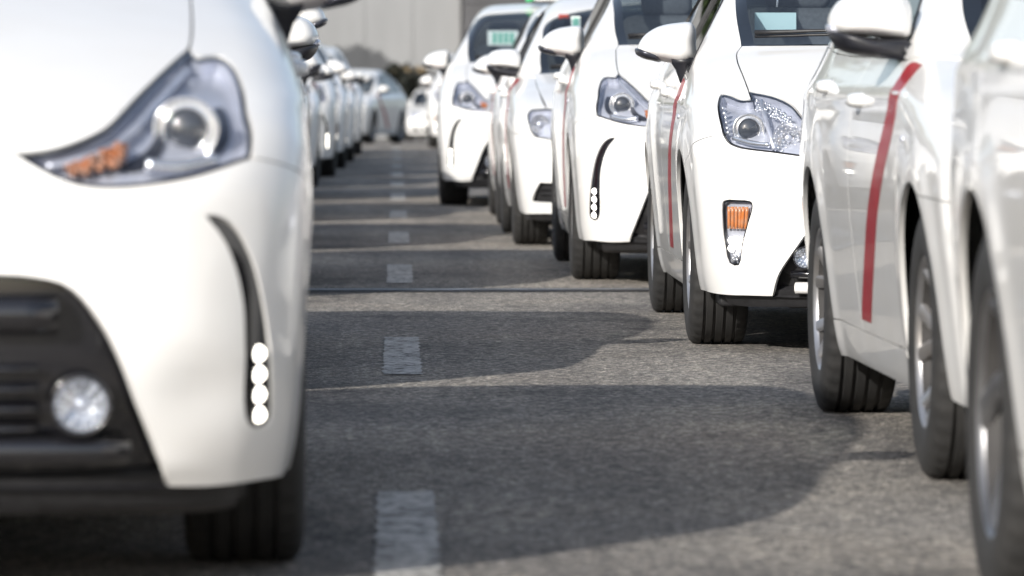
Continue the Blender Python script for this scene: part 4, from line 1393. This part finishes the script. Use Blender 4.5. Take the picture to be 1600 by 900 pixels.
for i in range(10):
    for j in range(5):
        link('shaded_wall_panel', pme, dk, (3.2 + 2.0 * i, 0.15 + random.uniform(-.006, .006), 1.1 + 2.2 * j))

# ------------------------------------------------------------------ plants
def foliage_mat(name, c0, c1):
    m = principled(name, c0, 0.6)
    noisy(m, 3.0, 0, detail=3, dark=c1)
    return m
foliage_mat('leaf_dark', (0.014, 0.017, 0.011), (0.008, 0.010, 0.007))
foliage_mat('leaf_green', (0.06, 0.09, 0.03), (0.035, 0.055, 0.02))
foliage_mat('leaf_dry', (0.30, 0.24, 0.15), (0.20, 0.15, 0.09))
noisy(principled('bark', (0.11, 0.085, 0.065), 0.9), 9, 0.4, bump=0.4)

def leaves(n, centre, rad, size, seed, shell=0.35):
    rg = np.random.RandomState(seed)
    d = rg.normal(size=(n, 3)); d /= np.linalg.norm(d, axis=1)[:, None]
    r = rg.uniform(shell, 1.0, n) ** 0.6
    lump = 1 + 0.22 * np.sin(d[:, 0] * 5 + seed) * np.cos(d[:, 1] * 4 + 1) + 0.15 * np.sin(d[:, 2] * 7 + seed)
    p = np.array(centre) + d * np.array(rad) * (r * lump)[:, None]
    V = np.zeros((n, 4, 3))
    a = rg.normal(size=(n, 3)); a /= np.linalg.norm(a, axis=1)[:, None]
    b = np.cross(a, rg.normal(size=(n, 3))); b /= np.linalg.norm(b, axis=1)[:, None] + 1e-9
    s = size * rg.uniform(0.6, 1.4, n)[:, None]
    V[:, 0] = p - a * s; V[:, 1] = p + b * s * 0.45; V[:, 2] = p + a * s; V[:, 3] = p - b * s * 0.45
    F = [(4 * i, 4 * i + 1, 4 * i + 2, 4 * i + 3) for i in range(n)]
    return V.reshape(-1, 3), F, None

def shrub(loc, rad, seed, label, dry=True):
    o = link('shrub', None, None, loc, label=label, category='shrub', group='dark shrubs at the foot of the wall')
    link('foliage', to_mesh('foliage', leaves(9000, (0, 0, rad[2]), rad, 0.13, seed), 'leaf_dark', smooth=False), o)
    link('stem', to_mesh('stem', merge(*[tube([(0, 0, 0), (0.2 * math.cos(a), 0.2 * math.sin(a), rad[2] * 0.7), (0.5 * rad[0] * math.cos(a), 0.4 * rad[1] * math.sin(a), rad[2] * 1.4)], [0.05, 0.035, 0.012]) for a in (0.3, 2.2, 4.4)]), 'bark'), o)
    if dry:
        rg = np.random.RandomState(seed)
        ds = []
        for i in range(15):
            a = rg.uniform(0, 6.28); rr = rg.uniform(0, 0.75)
            c = (rad[0] * rr * math.cos(a), rad[1] * rr * math.sin(a), rad[2] * (1 + 0.98 * math.sqrt(1 - rr * rr)))
            link('dry_tuft', to_mesh('dry_tuft', leaves(26, c, (0.16, 0.16, 0.09), 0.06, seed * 50 + i, 0.1), 'leaf_dry', smooth=False), o)
    return o
SY = 168.0
gz = float(ground_z(SY))
shrub((0.15, SY, gz), (0.62, 0.6, 1.12), 3, 'dark shrub with dry tan top in front of the wall, left one of the pair')
shrub((0.78, SY + 0.7, gz), (0.55, 0.6, 1.10), 5, 'dark shrub with dry tan top in front of the wall, right one of the pair')

def tree(loc, h, crown, seed, label):
    o = link('broadleaf_tree', None, None, loc, label=label, category='tree')
    tr = [tube([(0, 0, 0), (0.05, 0.04, h * 0.3), (-0.04, 0.02, h * 0.6), (0.03, 0, h)], [0.16, 0.13, 0.10, 0.05], 10)]
    rg = np.random.RandomState(seed)
    blobs = []
    for i in range(9):
        a = i * 2.4; e = rg.uniform(0.2, 1.0)
        tip = np.array((crown * 0.75 * math.cos(a) * math.cos(e), crown * 0.75 * math.sin(a) * math.cos(e), h * 0.85 + crown * 0.8 * math.sin(e)))
        tr.append(tube([(0, 0, h * (0.5 + 0.04 * i)), tuple(tip * np.array((0.5, 0.5, 0.85))), tuple(tip)], [0.06, 0.04, 0.015], 6))
        blobs.append(leaves(900, tip, (crown * 0.5, crown * 0.5, crown * 0.36), 0.12, seed + i, 0.2))
    link('trunk', to_mesh('trunk', merge(*tr), 'bark'), o)
    link('crown', to_mesh('crown', merge(*blobs), 'leaf_green', smooth=False), o)
tree((-5.0, 172.0, float(ground_z(172))), 5.0, 1.5, 11, 'unseen broadleaf tree added beside the wall to cast the shadow on its left part')  # added out of view to throw the shadow on the wall

# ------------------------------------------------------------------ the taxis
def spawn(kind, x, y, yaw, label, name='taxi', group=None, cat='taxi', sz=1.0, wheels=None, skip=(), scale=1.0):
    T = KIND[kind]
    root = link(name, None, None, (x, y, float(ground_z(y))), (0, 0, R(yaw)), label=label, category=cat)
    if sz != 1.0 or scale != 1.0:
        root.scale = (scale, scale, scale * sz)
    slope = math.atan2(float(ground_z(y + 2.7) - ground_z(y)), 2.7)
    root.rotation_euler = (slope, 0, R(yaw))
    if group:
        root['group'] = group
    made = []
    for nm, me, par, loc, rot in T.items:
        if nm in skip:
            made.append(None); continue
        if wheels:
            me = {W_C['rim']: wheels['rim'], W_C['tyre']: wheels['tyre'], W_C['cap']: wheels['cap'], W_C['barrel']: wheels['barrel']}.get(me, me)
        o = link(nm, me, root if par is None else made[par], loc, rot)
        made.append(o)
    return root, made

GR = 'white taxis queued in the right lane'
GL = 'white taxis queued in the left lane'
STEER = {}
CARS = {}
CARS['A'] = spawn('lift', 1.92, 6.68, 0.5, 'white taxi cropped by the right edge, only its rear quarter and wheel in frame', group=GR, wheels=W_D, scale=1.06)
CARS['D'] = spawn('lift', 2.03, 12.52, 0.85, 'white notchback taxi with wide red door band and black-bottomed mirror, right foreground', group=GR)
CARS['C'] = spawn('hatch', 1.87, 19.17, 0.0, 'sharp white hatchback taxi with amber corner lamp and blue paper behind its windscreen', group=GR)
CARS['B'] = spawn('mpv', 1.70, 25.7, 0.0, 'white family taxi with vertical lit lamp slot, right behind the hatchback in focus', group=GR)
CARS['E'] = spawn('lift', 1.506, 31.45, 0.3, 'white taxi with squarish headlight and dark trapezoid fog grille in the right lane', group=GR)
CARS['E2'] = spawn('hatch', 1.52, 36.3, 0.0, 'white taxi mostly hidden behind the square-headlight taxi, mirror and red band showing', group=GR)
CARS['F'] = spawn('mpv', 1.22, 42.3, -0.3, 'white family taxi with green roof lamp and green paper in its windscreen', group=GR)
CARS['G'] = spawn('hatch', 1.38, 85.0, 0.0, 'blurred white taxi far back, its mirror just left of the green-lamp taxi', group=GR)
CARS['G2'] = spawn('lift', 1.40, 92.5, 0.0, 'blurred white taxi in the far right lane, second behind the green-lamp taxi', group=GR)
CARS['H'] = spawn('lift', 1.15, 150.0, 0.0, 'farthest white car facing the camera below the dark shrubs', group=GR)
CARS['L1'] = spawn('mpv', -1.05, 10.35, 1.3, 'large blurred white taxi with lit vertical lamps filling the left foreground', group=GL)
CARS['L2'] = spawn('lift', -1.19, 16.55, 1.2, 'white taxi right behind the left foreground one, its sharp mirror standing out', group=GL)
CARS['L3'] = spawn('mpv', -1.29, 24.0, 1.6, 'tall white van-like taxi third in the left lane, its mirror highest of the blurred ones', group=GL, sz=1.10)
CARS['L4'] = spawn('hatch', -1.39, 30.8, 2.0, 'white hatchback taxi fourth in the left lane, mirror below the sharp mirror', group=GL)
CARS['L5'] = spawn('lift', -1.46, 37.3, 1.5, 'white taxi fifth in the left lane, lower dark-bottomed blurred mirror', group=GL)
CARS['L6'] = spawn('hatch', -1.56, 44.2, 0.5, 'white taxi sixth in the left lane, first whose tyre shows beside the foreground car', group=GL)
CARS['L7'] = spawn('lift', -1.53, 50.2, 0.5, 'white taxi seventh in the left lane, blurred side and tyre', group=GL)
CARS['L8'] = spawn('mpv', -1.48, 56.0, 0.5, 'white taxi eighth in the left lane, between blurred neighbours', group=GL)
CARS['L9'] = spawn('hatch', -1.40, 61.8, 0.5, 'white taxi ninth in the left lane, far blurred side', group=GL)
CARS['L10'] = spawn('lift', -1.33, 67.6, 0.8, 'white taxi tenth in the left lane, dark-bottomed mirror among the far blurred ones', group=GL)
CARS['L11'] = spawn('hatch', -1.30, 74.5, 0.6, 'white taxi eleventh in the left lane, last in line before the askew taxi', group=GL)
CARS['S'] = spawn('lift', -1.22, 106.0, -12.0, 'white notchback taxi standing askew at the far end of the left lane', group=GL)

# ------------------------------------------------------------------ things carried by the taxis
def child_world(c, p):
    root = CARS[c][0]
    return root.matrix_basis @ Vector(p)

def card(name, label, c, x, y, z, w_, h_, mat, tilt=0.0, extra=()):
    root = CARS[c][0]
    me = to_mesh(name, box(0, 0, 0, w_, 0.003, h_), mat, smooth=False)
    pos = child_world(c, (x, y, z))
    o = link(name, me, None, pos, (R(tilt), 0, root.rotation_euler.z), label=label, category='paper')
    for nm, ex, ey, ez, ew, eh, em in extra:
        link(nm, to_mesh(nm, box(ex, ey, ez, ew, 0.002, eh), em, smooth=False), o)
    return o

o = card('hanging_paper', 'pale blue paper in a clear sleeve hanging behind the hatchback windscreen', 'C', -0.503, 0.66, 1.137, 0.176, 0.098, 'sleeve', 0, [('sheet', 0.004, -0.004, -0.010, 0.150, 0.070, 'paper_blue')])
link('clip', to_mesh('clip', tube([(0.01, 0, 0.045), (0.012, 0.0, 0.07), (0.01, 0, 0.09)], 0.004), 'lamp_silver'), o)
card('windscreen_paper', 'green and white paper behind the windscreen of the green-lamp taxi', 'F', -0.375, 1.02, 1.29, 0.24, 0.115, 'paper_white', 0, [('green_block', -0.02 + 0.045 * k, -0.004, 0.0, 0.034, 0.085, 'paper_green') for k in range(-1, 3)])
card('windscreen_sticker', 'red sticker at the top of the windscreen of the square-headlight taxi', 'E', -0.50, 1.18, 1.318, 0.06, 0.026, 'sticker_red')
card('windscreen_card', 'white and green card below the red sticker of the square-headlight taxi', 'E', -0.43, 1.12, 1.27, 0.055, 0.095, 'paper_white', 0, [('green_block', 0.0, -0.004, 0.015, 0.035, 0.05, 'paper_green')])
# roof sign of the taxi with the green lamp
root = CARS['F'][0]
sg = link('roof_sign', to_mesh('roof_sign', box(0.03, 1.42, 1.635, 0.30, 0.10, 0.10, 0.02), 'sign_white'), root)
link('green_lamp', to_mesh('green_lamp', box(-0.155, 1.42, 1.63, 0.068, 0.09, 0.10, 0.02), 'sign_green'), sg)
link('sign_foot', to_mesh('sign_foot', box(0.0, 1.42, 1.577, 0.30, 0.12, 0.025, 0.01), 'black_plastic'), sg)

# ------------------------------------------------------------------ left of the frame: boundary wall and street trees (seen only in the glass and paint)
noisy(principled('tan_render', (0.42, 0.34, 0.24), 0.9), 0.8, 0.2, detail=5)
bw = link('boundary_wall', to_mesh('boundary_wall', box(-17.0, 45, 1.6, 0.3, 130, 4.2), 'tan_render', smooth=False), None, label='tan rendered boundary wall left of the taxi lanes', category='wall')
for i, ty in enumerate((14, 24, 35, 47, 60, 74)):
    tree((-14.5 + 0.8 * (i % 2), ty, float(ground_z(ty))), 4.2, 2.6, 30 + i * 13, 'street tree in front of the tan boundary wall, %s from the camera' % ('first', 'second', 'third', 'fourth', 'fifth', 'sixth')[i])

def unseen_tall_tree(loc, h, r, seed, label):  # out-of-view trees, added to darken what the side windows reflect
    o = link('unseen_tall_tree', None, None, loc, label=label, category='tree', group='unseen trees added beyond the concrete wall to darken reflections')
    link('trunk', to_mesh('trunk', tube([(0, 0, 0), (0.2, 0, h * 0.4), (0, 0.2, h * 0.9)], [0.4, 0.3, 0.1], 10), 'bark'), o)
    rg = np.random.RandomState(seed)
    ds = [leaves(420, (rg.uniform(-.6, .6) * r, rg.uniform(-.6, .6) * r, h * 0.5 + h * 0.06 * k), (r * 0.6, r * 0.6, h * 0.14), 0.45, seed + k, 0.15) for k in range(8)]
    link('crown', to_mesh('crown', merge(*ds), 'leaf_green', smooth=False), o)
for i in range(8):
    tx = -52 + 9.5 * i
    unseen_tall_tree((tx, 190 + 3 * (i % 2), float(ground_z(190))), 17 + 2.5 * ((i * 7) % 3), 5.5, 100 + 20 * i, 'unseen tall tree added beyond the concrete wall to darken reflections, %s from the left' % ('first', 'second', 'third', 'fourth', 'fifth', 'sixth', 'seventh', 'eighth')[i])
